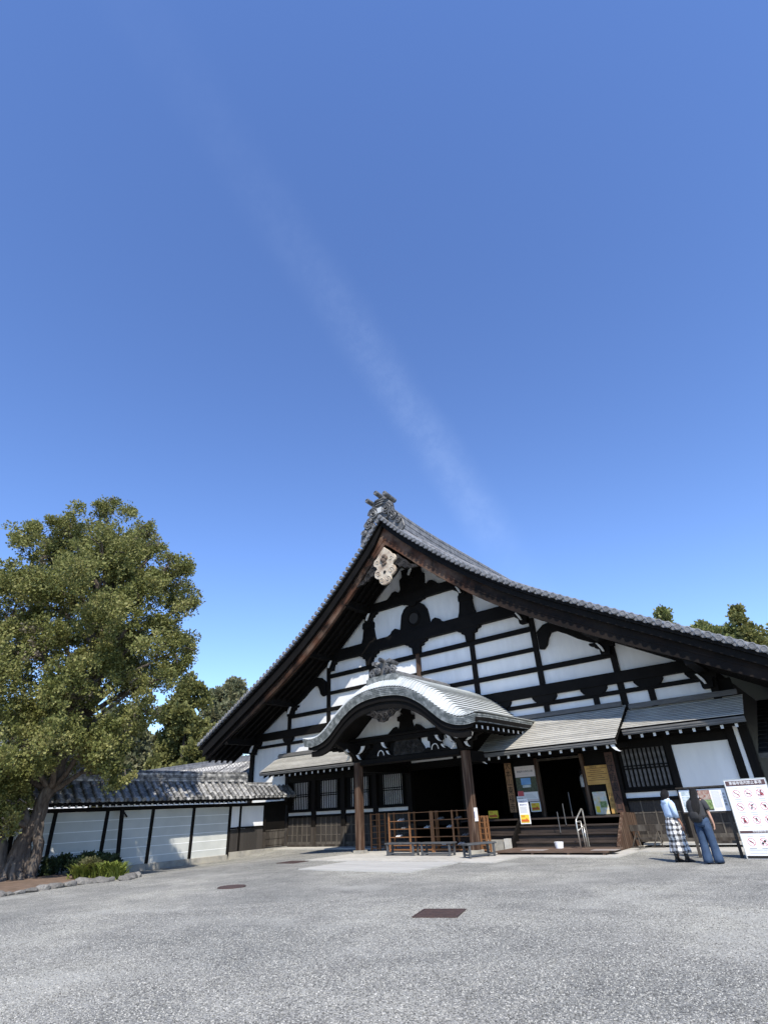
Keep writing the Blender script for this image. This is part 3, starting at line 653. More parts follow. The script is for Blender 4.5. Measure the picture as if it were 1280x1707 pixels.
box('rear_wall', -12.2, 12.2, 21.8, 22, 0, 5.6, PLASTER, HALL)

# ------------------------------------------------------------------ pent roofs along the front
def pent(x0, x1, y_e, z_e, z_w, th, courses, label, m=SHINGLE, raf=None, capz=None, raf_z=None):
    """shingled pent roof: eave top edge at (y_e, z_e), top at the wall (0, z_w)"""
    base = MB().prism_x([(y_e + .02, z_e - th), (-.002, z_w - th), (-.002, z_w - .03), (y_e + .02, z_e - .03)], x0 + .015, x1 - .015).build('pent_roof', BLACK, HALL)
    base['label'] = label
    # thick layered edge
    for k in range(3):
        a = z_e - .03 - th * (k + 1) / 3 + .005; c = z_e - .03 - th * k / 3
        box('eave_layer', x0, x1, y_e - .03 + .02 * k, y_e + .045 + .02 * k, a + .03 if k == 2 else a, c, EDGE, base)
    L_ = math.hypot(y_e, z_w - z_e); ang = math.atan2(z_w - z_e, -y_e)
    for k in range(courses):
        t0 = k / courses; t1 = (k + 1) / courses + .12 / courses
        y0 = y_e * (1 - t0) - .03 * (k == 0); y1 = y_e * (1 - min(t1, 1)); za = z_e + (z_w - z_e) * t0; zb = z_e + (z_w - z_e) * min(t1, 1)
        lift = .045
        MB().prism_x([(y0, za + lift - .022), (y0, za + lift), (y1, zb + .010), (y1, zb - .006)], x0 - .01 + rnd.uniform(-.004, .004), x1 + .01 + rnd.uniform(-.004, .004)).build('shingle_course', m, base)
    # cap boards against the wall
    cz = capz or z_w
    box('cap_board', x0 + .1, x1 - .1, -.20, -.12, cz - .02, cz + .10, EDGE, base); box('cap_board', x0 + .1, x1 - .1, -.26, -.205, cz - .08, cz + .03, EDGE, base)
    if raf:
        rz = raf_z or z_e - th - .09
        n = int((raf[1] - raf[0]) / .4165) + 1
        rm = MB().hexa([(-.04, 0, -.055), (.04, 0, -.055), (.04, -y_e - .15, -.055 + (z_w - z_e) * .8), (-.04, -y_e - .15, -.055 + (z_w - z_e) * .8), (-.04, 0, .05), (.04, 0, .05), (.04, -y_e - .15, .05 + (z_w - z_e) * .8), (-.04, -y_e - .15, .05 + (z_w - z_e) * .8)]).mesh('rafter', BLACK)
        em = MB().box(-.042, .042, -.012, -.002, -.058, .052).mesh('rafter_end', WHITETIP)
        for i in range(n):
            inst(rm, 'rafter', (raf[0] + .4165 * i, y_e + .14, rz), parent=base); inst(em, 'rafter_end', (raf[0] + .4165 * i, y_e + .14, rz), parent=base)
        box('eave_purlin', x0 + .15, x1 - .15, -.62, -.5, rz + .05, rz + .19, BLACK, base)
    return base
pent(-10.1, -2.3, -1.42, 3.58, 4.42, .17, 13, 'weathered grey shingle pent roof left of the porch', raf=(-9.93, -2.6), capz=4.44, raf_z=3.33)
pent(4.0, 9.36, -2.35, 3.25, 4.58, .17, 17, 'bright shingle pent roof above the entrance steps', raf=(4.43, 9.2), capz=4.60, raf_z=3.04)
pent(9.39, 13.2, -1.43, 3.60, 4.38, .20, 12, 'half shaded shingle pent roof at the right corner', raf=(9.56, 13.1), capz=4.46, raf_z=3.34)
# white curled brackets at pent roof ends
def curl(x, y, z, s_=1, sc=1.0, parent=HALL):
    b = MB()
    p = [(0, 0), (.03, -.08), (.09, -.15), (.17, -.19)]
    for i in range(3):
        w0, w1 = (.05, .045, .035, .02)[i], (.05, .045, .035, .02)[i + 1]
        (x0, z0), (x1, z1) = p[i], p[i + 1]
        b.hexa([(x + s_ * sc * (x0 - w0), y, z + sc * z0), (x + s_ * sc * (x0 + w0), y, z + sc * z0), (x + s_ * sc * (x0 + w0), y + .07, z + sc * z0), (x + s_ * sc * (x0 - w0), y + .07, z + sc * z0),
                (x + s_ * sc * (x1 - w1), y, z + sc * z1), (x + s_ * sc * (x1 + w1), y, z + sc * z1), (x + s_ * sc * (x1 + w1), y + .07, z + sc * z1), (x + s_ * sc * (x1 - w1), y + .07, z + sc * z1)])
    b.build('white_curl', WHITETIP, parent)
curl(9.2, -2.3, 3.1, 1, 1.3); curl(4.12, -2.3, 3.1, 1, 1.2)

# ------------------------------------------------------------------ lower front wall
def lattice(x0, x1, z0, z1, n, pale=True, label=None):
    w_ = box('window', x0, x1, -.012 if pale else .03, .06, z0, z1, PAPER if pale else DARKIN, HALL)
    if label: w_['label'] = label
    for (a, b_, c, d) in ((x0 - .07, x0, z0 - .07, z1 + .07), (x1, x1 + .07, z0 - .07, z1 + .07), (x0, x1, z1, z1 + .07), (x0, x1, z0 - .07, z0)): box('frame', a, b_, -.03, .03, c, d, BLACK, w_)
    bm_ = MB().box(-(x1 - x0) / n * (.30 if pale else .27), (x1 - x0) / n * (.30 if pale else .27), -.03, -.0125 if pale else .02, z0, z1).mesh('lattice_bar', BLACK if pale else mat('grey_lattice_wood', (.15, .145, .14), (.035, .033, .03), 5, .8, .3, 20))
    for i in range(n): inst(bm_, 'lattice_bar', (x0 + (i + .5) * (x1 - x0) / n, 0, 0), parent=w_)
    zm = (z0 + z1) / 2
    box('rail', x0, x1, -.045, -.031, zm - .06, zm - .02, BLACK, w_); box('rail', x0, x1, -.045, -.031, zm + .03, zm + .07, BLACK, w_)
def wainscot(x0, x1, z0, z1, cols, rows, m=WEATHER):
    w_ = box('wainscot', x0, x1, .02, .06, z0, z1, m, HALL)
    pm = MB().box(-.5, .5, -.012, .019, -.5, .5).mesh('board', per_object(mat('board_wood', (.044, .037, .031), (.024, .020, .017), 5, .8, .25, 14, (4, 4, .7)), .25))
    dx, dz = (x1 - x0) / cols, (z1 - z0) / rows
    for i in range(cols):
        for j in range(rows): inst(pm, 'board', (x0 + (i + .5) * dx, 0, z0 + (j + .5) * dz), (0, 0, 0), (dx - .05, 1, dz - .045), w_)
    for i in range(1, cols): box('batten', x0 + i * dx - .022, x0 + i * dx + .022, -.035, .019, z0, z1, BATTEN, w_)
    for j in range(1, rows): box('rail', x0, x1, -.024, .0195, z0 + j * dz - .018, z0 + j * dz + .018, BATTEN, w_)
    box('bottom_rail', x0, x1, -.045, .018, z0 - .02, z0 + .09, BATTEN, w_)
lx = [-9.354 + b2 * i for i in range(5)]
for i in range(4):
    a, c = lx[i], lx[i + 1]
    lattice(a + .5, c - .46, 1.72, 2.98, 9)
    box('plaster_strip', a + .15, c - .13, -.02, .05, 1.445, 1.585, PLASTER, HALL)
    box('wall_board', a + .1, c - .1, .061, .12, 1.0, 3.45, BLACK, HALL)
    wainscot(a + .13, c - .13, .16, 1.34, 5, 3)
for x in lx:
    o = box('post', x - .13, x + .13, -.12, .12, .05, 3.6, BLACK_V, HALL, .012)
    box('post_foot', x - .131, x + .131, -.125, .12, .05, .9, WEATHER, HALL)
box('head_beam', -9.2, -.9, -.1, .02, 3.05, 3.32, BLACK, HALL); box('head_beam', -9.2, 13.0, -.05, .1, 3.34, 3.62, BLACK, HALL)
box('sill', -9.3, -.95, -.14, -.05, 1.36, 1.44, BLACK, HALL); box('sill', -9.3, -.95, -.14, -.04, 1.59, 1.66, BLACK, HALL)
box('ground_sill', -9.3, -1.1, -.16, .12, 0, .15, WEATHER, HALL)
box('upper_backing', -9.4, 13, .121, .2, 3.3, 5.0, BLACK, HALL)
# porch front strip of plaster over the entrance
for a, c in ((-.85, 1.45), (1.68, 3.0), (3.2, 4.0)): box('plaster_strip', a, c, -.062, -.051, 3.36, 3.47, PLASTER, HALL)
# right bays
box('post', 8.36, 8.58, -.14, .12, .1, 3.6, BLACK_V, HALL, .012); box('post', 10.33, 10.53, -.12, .12, .1, 3.6, BLACK_V, HALL, .012)
lattice(8.72, 10.28, 1.80, 3.05, 10, False, 'window of thick grey lattice bars')
box('wall_board', 8.5, 10.4, .061, .12, 1.0, 3.5, BLACK, HALL)
box('plaster_strip', 8.58, 10.33, -.03, .05, 1.455, 1.625, PLASTER, HALL)
box('plaster_panel', 10.54, 12.35, -.03, .1, 1.62, 3.035, PLASTER, HALL)
box('head_beam', 8.58, 12.35, -.09, .02, 3.04, 3.33, BLACK, HALL)
box('sill', 8.58, 12.35, -.11, .0, 1.37, 1.45, BLACK, HALL); box('sill', 10.53, 12.35, -.10, .0, 1.5, 1.615, BLACK, HALL); box('sill', 8.58, 10.33, -.10, .0, 1.63, 1.71, BLACK, HALL)
wainscot(8.58, 10.34, .24, 1.36, 4, 3); wainscot(10.53, 12.35, .24, 1.36, 4, 3)
box('ground_sill', 8.5, 13.0, -.16, .12, .12, .22, WEATHER, HALL)
box('plaster_strip', 12.605, 12.735, -.10, .05, .2, 3.42, PLASTER, HALL)
box('post', 12.74, 13.02, -.14, .16, .1, 3.62, BLACK_V, HALL, .012)
# side lean-to past the right corner
SIDE = MB().prism_x([(.4, 2.45), (6, 4.7), (6, 4.82), (.4, 2.57)], 13.05, 18).build('side_roof', SHINGLE_D, HALL)
for k in range(14):
    y = .38 + k * .4
    MB().prism_x([(y, 2.57 + (y - .4) * .4018), (y, 2.61 + (y - .4) * .4018), (y + .42, 2.575 + (y + .02) * .4018), (y + .42, 2.57 + (y + .02) * .4018)], 13.04, 18.02).build('shingle_course', SHINGLE_D, SIDE)
box('eave_layer', 13.04, 18.02, .36, .42, 2.42, 2.56, EDGE, SIDE)
box('side_post', 13.2, 13.32, .9, 1.0, .1, 2.4, WEATHER, HALL); box('side_post', 14.9, 15.1, .9, 1.1, .1, 2.4, BLACK, HALL)
box('side_panel', 13.35, 17, 1.6, 1.7, .1, 3.0, BLACK, HALL)
box('plaster_strip', 13.4, 17, 1.55, 1.59, 2.05, 2.3, PLASTER, HALL)

# entrance opening, interior and steps
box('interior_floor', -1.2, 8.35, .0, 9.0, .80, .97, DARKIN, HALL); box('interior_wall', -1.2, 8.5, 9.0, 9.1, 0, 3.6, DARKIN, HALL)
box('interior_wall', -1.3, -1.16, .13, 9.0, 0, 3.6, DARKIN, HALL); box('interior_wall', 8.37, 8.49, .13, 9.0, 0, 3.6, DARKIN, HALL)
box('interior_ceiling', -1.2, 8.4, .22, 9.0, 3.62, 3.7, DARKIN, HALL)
for k in range(5):
    for j in range(4): box('panel_board', 5.5 + .55 * k, 5.5 + .55 * k + .5, 8.9, 8.99, 1.0 + .5 * j, 1.45 + .5 * j, mat('inner_panel', (.035, .03, .025)), HALL) if (k, j) == (0, 0) else inst(bpy.data.meshes['panel_board'], 'panel_board', (.55 * k, 0, .5 * j), parent=HALL)
for x in (1.9, 4.15): box('post', x - .11, x + .11, -.12, .12, .03, 3.36, BLACK_V, HALL, .012)
box('entrance_post', 5.28, 5.40, -.10, .08, .97, 3.35, BROWNPOST, HALL); box('entrance_post', 7.16, 7.30, -.10, .08, .97, 3.35, BROWNPOST, HALL)
box('lintel', 5.4, 7.16, -.08, .06, 2.92, 3.0, WEATHER, HALL)
box('door_board', 4.27, 5.27, .0, .05, .97, 3.34, BLACK, HALL); box('door_board', 7.31, 8.36, .0, .05, .97, 3.34, BLACK, HALL)
box('lintel', -.9, 8.3, -.1, .06, 3.05, 3.33, BLACK, HALL)
ST = box('steps', 2.2, 8.62, -1.18, -.001, .03, .93, DARKIN, HALL); ST['label'] = 'dark wooden steps up to the entrance'
zz = [.97, .74, .50, .27]
for k, z in enumerate(zz):
    y1 = -1.30 - .24 * (k - 1) if k else .0
    y0 = -1.24 - .245 * k
    box('tread', 2.25, 4.84, y0, y1 if k else -.02, z - .055, z, TREAD, ST, .008); box('tread', 4.95, 8.60, y0, y1 if k else -.02, z - .055, z, TREAD, ST, .008)
    box('riser', 2.25, 8.60, y0 + .06, y0 + .09, z - .24, z - .056, TREAD, ST)
for x in (4.86, 8.63):
    MB().prism_x([(-.05, .03), (-.05, 1.0), (-1.2, 1.06), (-1.32, 1.0), (-2.32, .16), (-2.32, .03)], x, x + .075 if x < 8 else x + .11).build('stringer', BROWNPOST if x > 8 else BLACK_V, ST)
box('stringer_foot', 4.78, 4.96, -2.55, -2.33, .03, .40, PAVE, HALL)
box('base_stone', 3.95, 4.72, -2.5, -2.2, .03, .36, STONE, HALL)
DK = thing('step_deck', (7, -3.2, .03), 'low worn brown wooden deck at the foot of the entrance steps', 'deck')
for k in range(6): box('deck_board', 5.1, 8.85, -2.42 - .25 * (k + 1), -2.42 - .25 * k - .012, .085, .125, DECK, DK)
for x in (5.2, 6.4, 7.6, 8.7): box('bearer', x, x + .08, -3.9, -2.45, .03, .084, DECK, DK)
for x0 in (6.0, 8.3): tag(box('door_mat', x0, x0 + .75, -3.75, -3.3, .1265, .138, mat('grey_mat', (.30, .26, .23)), None), 'flat grey mat on the wooden deck ' + ('below the steel handrail' if x0 > 7 else 'before the white bin'), 'mat')

# ------------------------------------------------------------------ porch with undulating gable
PX = 1.56
FPT = [(0, 5.80), (.7, 5.75), (1.4, 5.58), (2.0, 5.26), (2.5, 4.90), (2.95, 4.55), (3.4, 4.31), (3.8, 4.25), (4.2, 4.31)]
FPB = [(0, 5.45), (.7, 5.40), (1.3, 5.26), (1.9, 4.95), (2.35, 4.60), (2.8, 4.24), (3.3, 4.02), (3.8, 3.96), (4.2, 4.0)]
BPT = [(0, 6.28), (.7, 6.18), (1.45, 5.92), (2.37, 5.42), (2.97, 4.93), (3.3, 4.64), (3.7, 4.42), (4.2, 4.36)]
def kz(u, y):
    t = min(1, max(0, (y + 5.3) / .6)); t = t * (2 - t); return lerp_pts(FPT, u) * (1 - t) + lerp_pts(BPT, u) * t
PR_ = MB()
us = [-4.2 + 8.4 * i / 56 for i in range(57)]; yk = [-5.26, -5.15, -5.0, -4.85, -4.7, -2, -.0]
nu = len(us)
tp = [(PX + u, y, kz(u, y) - .03) for y in yk for u in us]; bt = [(PX + u, y, lerp_pts(FPB, u) + (.02 if y < -5 else .08)) for y in yk for u in us]
o_ = len(tp); fs = []
for j in range(len(yk) - 1):
    for i in range(nu - 1):
        a = j * nu + i; fs += [(a, a + 1, a + nu + 1, a + nu), (o_ + a, o_ + a + nu, o_ + a + nu + 1, o_ + a + 1)]
for i in range(nu - 1): fs += [(i, o_ + i, o_ + i + 1, i + 1)]; a = (len(yk) - 1) * nu + i; fs += [(a, a + 1, o_ + a + 1, o_ + a)]
for j in range(len(yk) - 1):
    a = j * nu; fs += [(a, a + nu, o_ + a + nu, o_ + a)]; a = j * nu + nu - 1; fs += [(a, o_ + a, o_ + a + nu, a + nu)]
KR = MB().add(tp + bt, fs).build('porch_roof', BLACK, HALL); KR['label'] = 'pale undulating gable roof over the entrance porch'
# roofing courses running back from the lip
uc = [0.0]
while uc[-1] < 4.18: uc.append(min(4.24, uc[-1] + .118 + .008 * abs(uc[-1] - 2)))
yc = [-5.34, -5.24, -5.14, -5.04, -4.9, -4.7, -4.0, -2.8, -1.5, -.0]
for s_ in (-1, 1):
    for i in range(len(uc) - 1):
        u0, u1 = uc[i], uc[i + 1]; b = MB(); vs = []
        for y in yc:
            z0, z1 = kz(u0, y), kz(u1, y)
            vs += [(PX + s_ * (u0 - .03 if i else 0), y, z0 + .004), (PX + s_ * u1, y, z1 + .034), (PX + s_ * u1, y, z1 + .020), (PX + s_ * (u0 - .03 if i else 0), y, z0 - .016)]
        n = len(yc); fs = []
        for j in range(n - 1):
            for k in range(4): fs.append((j * 4 + k, j * 4 + (k + 1) % 4, j * 4 + 4 + (k + 1) % 4, j * 4 + 4 + k))
        fs += [(3, 2, 1, 0), (n * 4 - 4, n * 4 - 3, n * 4 - 2, n * 4 - 1)]
        b.add(vs, fs).build('roofing_course', COPPER, KR)
NL = 5
for k in range(NL):
    t0, t1 = k / NL, (k + 1) / NL - .012
    f0 = lambda u: lerp_pts(FPB, u) + (lerp_pts(FPT, u) - .03 - lerp_pts(FPB, u)) * t0
    f1 = lambda u: lerp_pts(FPB, u) + (lerp_pts(FPT, u) - .03 - lerp_pts(FPB, u)) * t1
    dy = .014 * (NL - 1 - k)
    b = strip_xz(lambda x: f0(x - PX), lambda x: f1(x - PX), PX - 4.22 + dy, PX + 4.22 - dy, -5.34 + dy, -5.262, 56); b.build('lip_layer', LIP, KR)
    for s_ in (-1, 1):
        z0, z1 = f0(4.2), f1(4.2); x0 = PX + s_ * (4.16); x1 = PX + s_ * (4.22 - dy)
        b = MB()
        for ya, yb in ((-5.26, -4.4), (-4.4, -3.4), (-3.4, -.7)):
            r0 = min(1, (ya + 5.3) / .6) * .04; r1 = min(1, (yb + 5.3) / .6) * .04
            b.hexa([(min(x0, x1), ya, z0 + r0), (max(x0, x1), ya, z0 + r0), (max(x0, x1), yb, z0 + r1), (min(x0, x1), yb, z0 + r1), (min(x0, x1), ya, z1 + r0), (max(x0, x1), ya, z1 + r0), (max(x0, x1), yb, z1 + r1), (min(x0, x1), yb, z1 + r1)])
        b.build('lip_layer', LIP, KR)
# dark curved barge under the lip
for k, (a, c, y0, y1) in enumerate(((0.0, -.20, -5.22, -5.1), (-.18, -.46, -5.16, -5.02))):
    strip_xz(lambda x: lerp_pts(FPB, (x - PX)) + c + .08 * max(0, abs(x - PX) - 2.8), lambda x: lerp_pts(FPB, x - PX) + a, PX - 4.0 + .15 * k, PX + 4.0 - .15 * k, y0, y1, 56).build('porch_bargeboard', BLACK, KR)
cv = [(0, 5.05), (.35, 5.03), (.75, 4.98), (.95, 5.02), (.8, 4.86), (.62, 4.82), (.5, 4.70), (.3, 4.66), (.2, 4.54), (0, 4.50)]
PF = MB().prism([(PX + x, z) for x, z in cv] + [(PX - x, z) for x, z in cv[-2:0:-1]], -5.12, -5.03).build('porch_pendant', CARVED, KR)
for cx, cz, r in ((.45, 4.85, .14), (-.45, 4.85, .14), (.15, 4.72, .12), (-.15, 4.72, .12)): spiral(PX + cx, cz, r, 1.6, .025, -5.13, 1, KR, 'scroll', CARVED)
# porch ridge and its ornament
for k in range(3): box('ridge_course', PX - .22 + .02 * k, PX + .22 - .02 * k, -4.75, 0, 6.26 + .09 * k, 6.34 + .09 * k, TILE_DARK, KR)
MB().tube([(PX, -4.8, 6.56), (PX, 0, 6.52)], .10, 8).build('ridge_cap', TILE_DARK, KR)
box('ornament_plinth', PX - .78, PX + .78, -5.10, -4.6, 6.02, 6.22, LIP, KR); box('ornament_plinth', PX - .72, PX + .72, -5.05, -4.6, 6.222, 6.30, LIP, KR)
for s_ in (-1, 1):
    spiral(PX * s_ + .52, 6.45, .17, 2, .05, -4.95, s_, KR); spiral(PX * s_ + .22, 6.5, .14, 2, .045, -5.0, s_, KR); spiral(PX * s_ + .30, 6.78, .12, 1.6, .045, -4.95, s_, KR)
    MB().tube([(PX + s_ * .42, -5.05, 6.85), (PX + s_ * .40, -4.5, 6.78)], .085, 8).build('ornament_cylinder', ONI, KR)
MB().prism([(PX - .55, 6.3), (PX + .55, 6.3), (PX + .42, 6.7), (PX + .25, 6.92), (PX - .25, 6.92), (PX - .42, 6.7)], -4.92, -4.75).build('ridge_ornament', ONI, KR, bevel=.04)
MB().tube([(PX, -5.15, 6.93), (PX, -4.5, 6.86)], .09, 8).build('ornament_cylinder', ONI, KR)
# rafters and white tips under the right and left porch eaves
rm = MB().box(-.6, .02, -.05, .05, -.06, .06).mesh('porch_rafter', BLACK); em = MB().box(.021, .03, -.045, .045, -.055, .055).mesh('rafter_end', WHITETIP)
for s_ in (-1, 1):
    for k in range(11):
        y = -4.9 + .40 * k
        if y > -.8: break
        inst(rm, 'porch_rafter', (PX + s_ * 3.98, y, 3.90), (0, 0, 0 if s_ > 0 else math.pi), parent=KR); inst(em, 'rafter_end', (PX + s_ * 3.98, y, 3.90), (0, 0, 0 if s_ > 0 else math.pi), parent=KR)
# pillars, beams, brackets
pxs = (-1.10, 4.20)
for x in pxs:
    pl = MB(); c = .118; e = .142
    pl.prism_z([(x - e, -3.55 - c), (x - c, -3.55 - e), (x + c, -3.55 - e), (x + e, -3.55 - c), (x + e, -3.55 + c), (x + c, -3.55 + e), (x - c, -3.55 + e), (x - e, -3.55 + c)], .14, 3.3)
    p_ = pl.build('pillar', BROWNPOST, HALL)
    MB().prism_z([(x - .25, -3.80), (x + .25, -3.80), (x + .25, -3.30), (x - .25, -3.30)], .0, .06).build('plinth', STONE, p_); MB().prism_z([(x - .20, -3.75), (x + .20, -3.75), (x + .20, -3.35), (x - .20, -3.35)], .06, .14).build('plinth', STONE, p_)
    b = bracket(x, 3.95, 1.5, .62, .2, BLACK, ((1, 0), (1, .22), (.72, .3), (.68, .5), (.42, .56), (.36, 1.0))); b.location.y -= 3.45
    MB().prism_x([(-4.3, 3.95), (-4.3, 3.8), (-4.0, 3.62), (-3.8, 3.4), (-3.3, 3.4), (-3.1, 3.62), (-2.9, 3.8), (-2.9, 3.95)], x - .1, x + .1).build('bracket', BLACK, HALL)
    for s_ in (-1, 1):
        curl(x + s_ * .52, -3.86, 3.90, -s_, 1.5); curl(x + s_ * .24, -3.90, 3.58, s_, 1.0)
    curl(x, -4.4, 3.9, 1, 1.2)
    box('tie_beam', x - .12, x + .12, -3.35, .0, 2.95, 3.3, BLACK, HALL)
    MB().prism_x([(-3.6, 4.0), (-4.6, 4.05), (-5.05, 4.2), (-5.05, 3.98), (-4.5, 3.78), (-3.6, 3.7)], x - .09, x + .09).build('cantilever_arm', BLACK, HALL)
box('tie_beam', pxs[0] + .2, pxs[1] - .2, -3.68, -3.42, 3.15, 3.40, BLACK, HALL, .03)
MB().tube([(pxs[0] + .2, -3.70, 3.2), (pxs[1] - .2, -3.70, 3.2)], .02, 6).build('beam_moulding', BLACK, HALL)
box('upper_beam', pxs[0] - .8, pxs[1] + .8, -3.72, -3.40, 3.96, 4.14, BLACK, HALL, .02); box('upper_beam', pxs[0] - .7, pxs[1] + .7, -3.78, -3.34, 4.142, 4.24, BLACK, HALL, .02)
# white tympanum within the curve
tw = [PX - 2.9 + 5.8 * i / 24 for i in range(25)]
MB().prism([(PX - 2.9, 4.242), (PX + 2.9, 4.242)] + [(x, max(4.25, min(lerp_pts(FPB, x - PX) + .02, 5.5))) for x in tw[::-1]], -3.5, -3.42).build('tympanum', PLASTER, HALL)
box('frieze_panel', 2.2, pxs[1] - .2, -3.47, -3.42, 3.402, 3.955, PLASTER, HALL); box('frieze_board', pxs[0] + .2, 2.195, -3.47, -3.42, 3.402, 3.955, BLACK, HALL)
fl3 = [(.95, 4.242), (.82, 4.34), (.66, 4.46), (.52, 4.50), (.42, 4.40), (.34, 4.44), (.30, 4.66), (.42, 4.70), (.42, 4.86), (.24, 4.90), (.24, 5.05), (.12, 5.2)]
MB().prism([(PX + x, z) for x, z in fl3] + [(PX - x, z) for x, z in fl3[::-1]], -3.62, -3.505).build('frog_leg_strut', BLACK, HALL)
curl(PX - .3, -3.7, 5.12, 1, .9)
fl4 = [(.62, 3.402), (.5, 3.5), (.36, 3.56), (.27, 3.5), (.24, 3.56), (.24, 3.76), (.34, 3.80), (.34, 3.955)]
for x in (.25, 2.95):
    MB().prism([(x + a, z) for a, z in fl4] + [(x - a, z) for a, z in fl4[::-1]], -3.66, -3.475).build('frog_leg_strut', BLACK, HALL)
    b = MB(); b.tube([(x + .16 * math.cos(k * math.pi / 8), -3.68, 3.46 + .2 * math.sin(k * math.pi / 8)) for k in range(9)], .02, 5); b.build('white_arch', WHITETIP, HALL)
    curl(x + .12, -3.74, 3.96, 1, 1.3); curl(x + .34, -3.72, 3.62, 1, .8)
MB().prism([(.82, 3.402), (2.4, 3.402), (2.35, 3.62), (2.22, 3.8), (2.1, 3.955), (1.0, 3.955), (.9, 3.8)], -3.6, -3.475).build('carved_panel', CARVED, HALL)
for k in range(9): spiral(.98 + .155 * k, 3.56 + .2 * (k % 2), .10, 1.5, .02, -3.61, 1, HALL, 'scroll', CARVED)

# ------------------------------------------------------------------ tile-roofed garden wall on the left
WX = -9.2
GW = thing('garden_wall', (WX, -9, -.2), 'white plastered garden wall with tiled roof running towards the tree', 'wall')
wy = [-3.85, -5.9, -7.95, -9.98, -12.02, -14.05, -16.1, -18.1, -20.2]
for i in range(8):
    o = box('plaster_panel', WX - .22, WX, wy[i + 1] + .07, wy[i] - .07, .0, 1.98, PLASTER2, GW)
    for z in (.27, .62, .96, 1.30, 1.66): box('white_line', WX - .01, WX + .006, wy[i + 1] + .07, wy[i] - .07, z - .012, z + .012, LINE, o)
    box('footing_stone', WX - .26, WX + .06, wy[i + 1] + .005, wy[i] - .005, -.32, .0, STONE, GW, .015)
for y in wy: box('post', WX - .1, WX + .05, y - .07, y + .07, -.06, 2.05, BLACK_V, GW, .01)
box('post', WX - .1, WX + .02, -3.28, -3.16, .1, 2.05, BLACK_V, GW)
for y in (-9.62, -13.6):   # leaning props in front of the wall
    b = MB(); b.hexa([(WX + .75, y - .06, -.3), (WX + .87, y - .06, -.3), (WX + .87, y + .06, -.3), (WX + .75, y + .06, -.3), (WX + .42, y - .06, 2.05), (WX + .54, y - .06, 2.05), (WX + .54, y + .06, 2.05), (WX + .42, y + .06, 2.05)]); b.build('prop', BLACK_V, GW)
    MB().tube([(WX + .02, y + .5, 1.75), (WX + .45, y + .05, 1.98)], .03, 6).build('prop_brace', BLACK, GW)
box('wall_plate', WX - .2, WX + .08, -20.3, -.2, 1.985, 2.13, BLACK, GW)
box('eave_board', WX + .62, WX + .72, -20.3, -3.1, 2.19, 2.24, BLACK, GW)
MB().prism([(WX - .9, 2.26), (WX, 3.02), (WX + .84, 2.26), (WX + .84, 2.20), (WX, 2.72), (WX - .9, 2.20)], -20.3, -3.1).build('roof_bed', BLACK, GW)
rm = MB().hexa([(.1, -.04, .30), (.1, .04, .30), (.74, .04, -.04), (.74, -.04, -.04), (.1, -.04, .38), (.1, .04, .38), (.74, .04, .04), (.74, -.04, .04)]).mesh('rafter', BLACK)
em = MB().box(.741, .752, -.035, .035, -.04, .04).mesh('rafter_end', WHITETIP)
for k in range(62):
    y = -3.5 - .262 * k
    inst(rm, 'rafter', (WX, y, 2.16), parent=GW); inst(em, 'rafter_end', (WX, y, 2.16), parent=GW)
# cover tiles, each tile its own piece, in rows down the slope; pan tiles between the rows
ct = MB(); ct.loft([[(0, .088 * (1 - .08 * j) * math.cos(a), 0 + .088 * (1 - .08 * j) * math.sin(a)) if False else (-.31 * j / 1, (.105 - .016 * j) * math.cos(a), (.105 - .016 * j) * math.sin(a)) for a in [math.pi * k / 6 - .15 for k in range(7)] + [math.pi + .15, -.15][:0]] for j in (0, 1)], False)
ct_me = ct.mesh('cover_tile', TILE_OLD, True)
ends = MB(); ends.prism_x([(.092 * math.cos(k * math.pi / 6), .092 * math.sin(k * math.pi / 6)) for k in range(12)], -.03, .0); end_me = ends.mesh('eave_disc', TILE_OLD)
pt_ = MB(); cs = [(-.14, .05), (-.08, 0), (0, -.02), (.08, 0), (.14, .05)]
pt_.loft([[(x0, y, z) for y, z in cs] + [(x0, y, z - .02) for y, z in cs[::-1]] for x0 in (0, -.30)]); pan_me = pt_.mesh('pan_tile', TILE_OLD)
sl_ang = math.atan2(3.06 - 2.30, .90)
def tile_slope(x_e, z_e, x_r, z_r, y0, y1, parent, sp=.385, n=4, sgn=1):
    L_ = math.hypot(x_r - x_e, z_r - z_e); ang = math.atan2(z_r - z_e, abs(x_r - x_e)); st = L_ / n
    k = 0; y = y1
    while y > y0:
        for j in range(n):
            t = (j + .0) / n; x = x_e + (x_r - x_e) * t; z = z_e + (z_r - z_e) * t
            inst(ct_me, 'cover_tile', (x, y + rnd.uniform(-.008, .008), z + .05), (0, ang, 0), (st / .31 * 1.04, 1, 1), parent)
            inst(pan_me, 'pan_tile', (x + .01, y - sp / 2, z + .01), (0, ang, 0), (st / .30 * 1.1, sp / .28 * .9, 1), parent)
        inst(end_me, 'eave_disc', (x_e + .012, y, z_e + .05), (0, ang, 0), parent=parent)
        y -= sp; k += 1
WR = MB().prism([(WX - .12, 3.0), (WX + .12, 3.0), (WX + .1, 3.08), (WX - .1, 3.08)], -20.3, -3.05).build('tiled_roof', TILE_DARK, GW)
tile_slope(WX + .92, 2.30, WX + .06, 3.02, -17.2, -3.2, WR, .385, 4)
for k in range(4): box('ridge_course', WX - .17 + .015 * (k % 2), WX + .17 - .015 * (k % 2), -20.3, -3.05, 3.08 + .085 * k, 3.155 + .085 * k, TILE_OLD, WR)
MB().tube([(WX, -20.3, 3.43), (WX, -3.05, 3.43)], .095, 8).build('ridge_cap', TILE_OLD, WR)
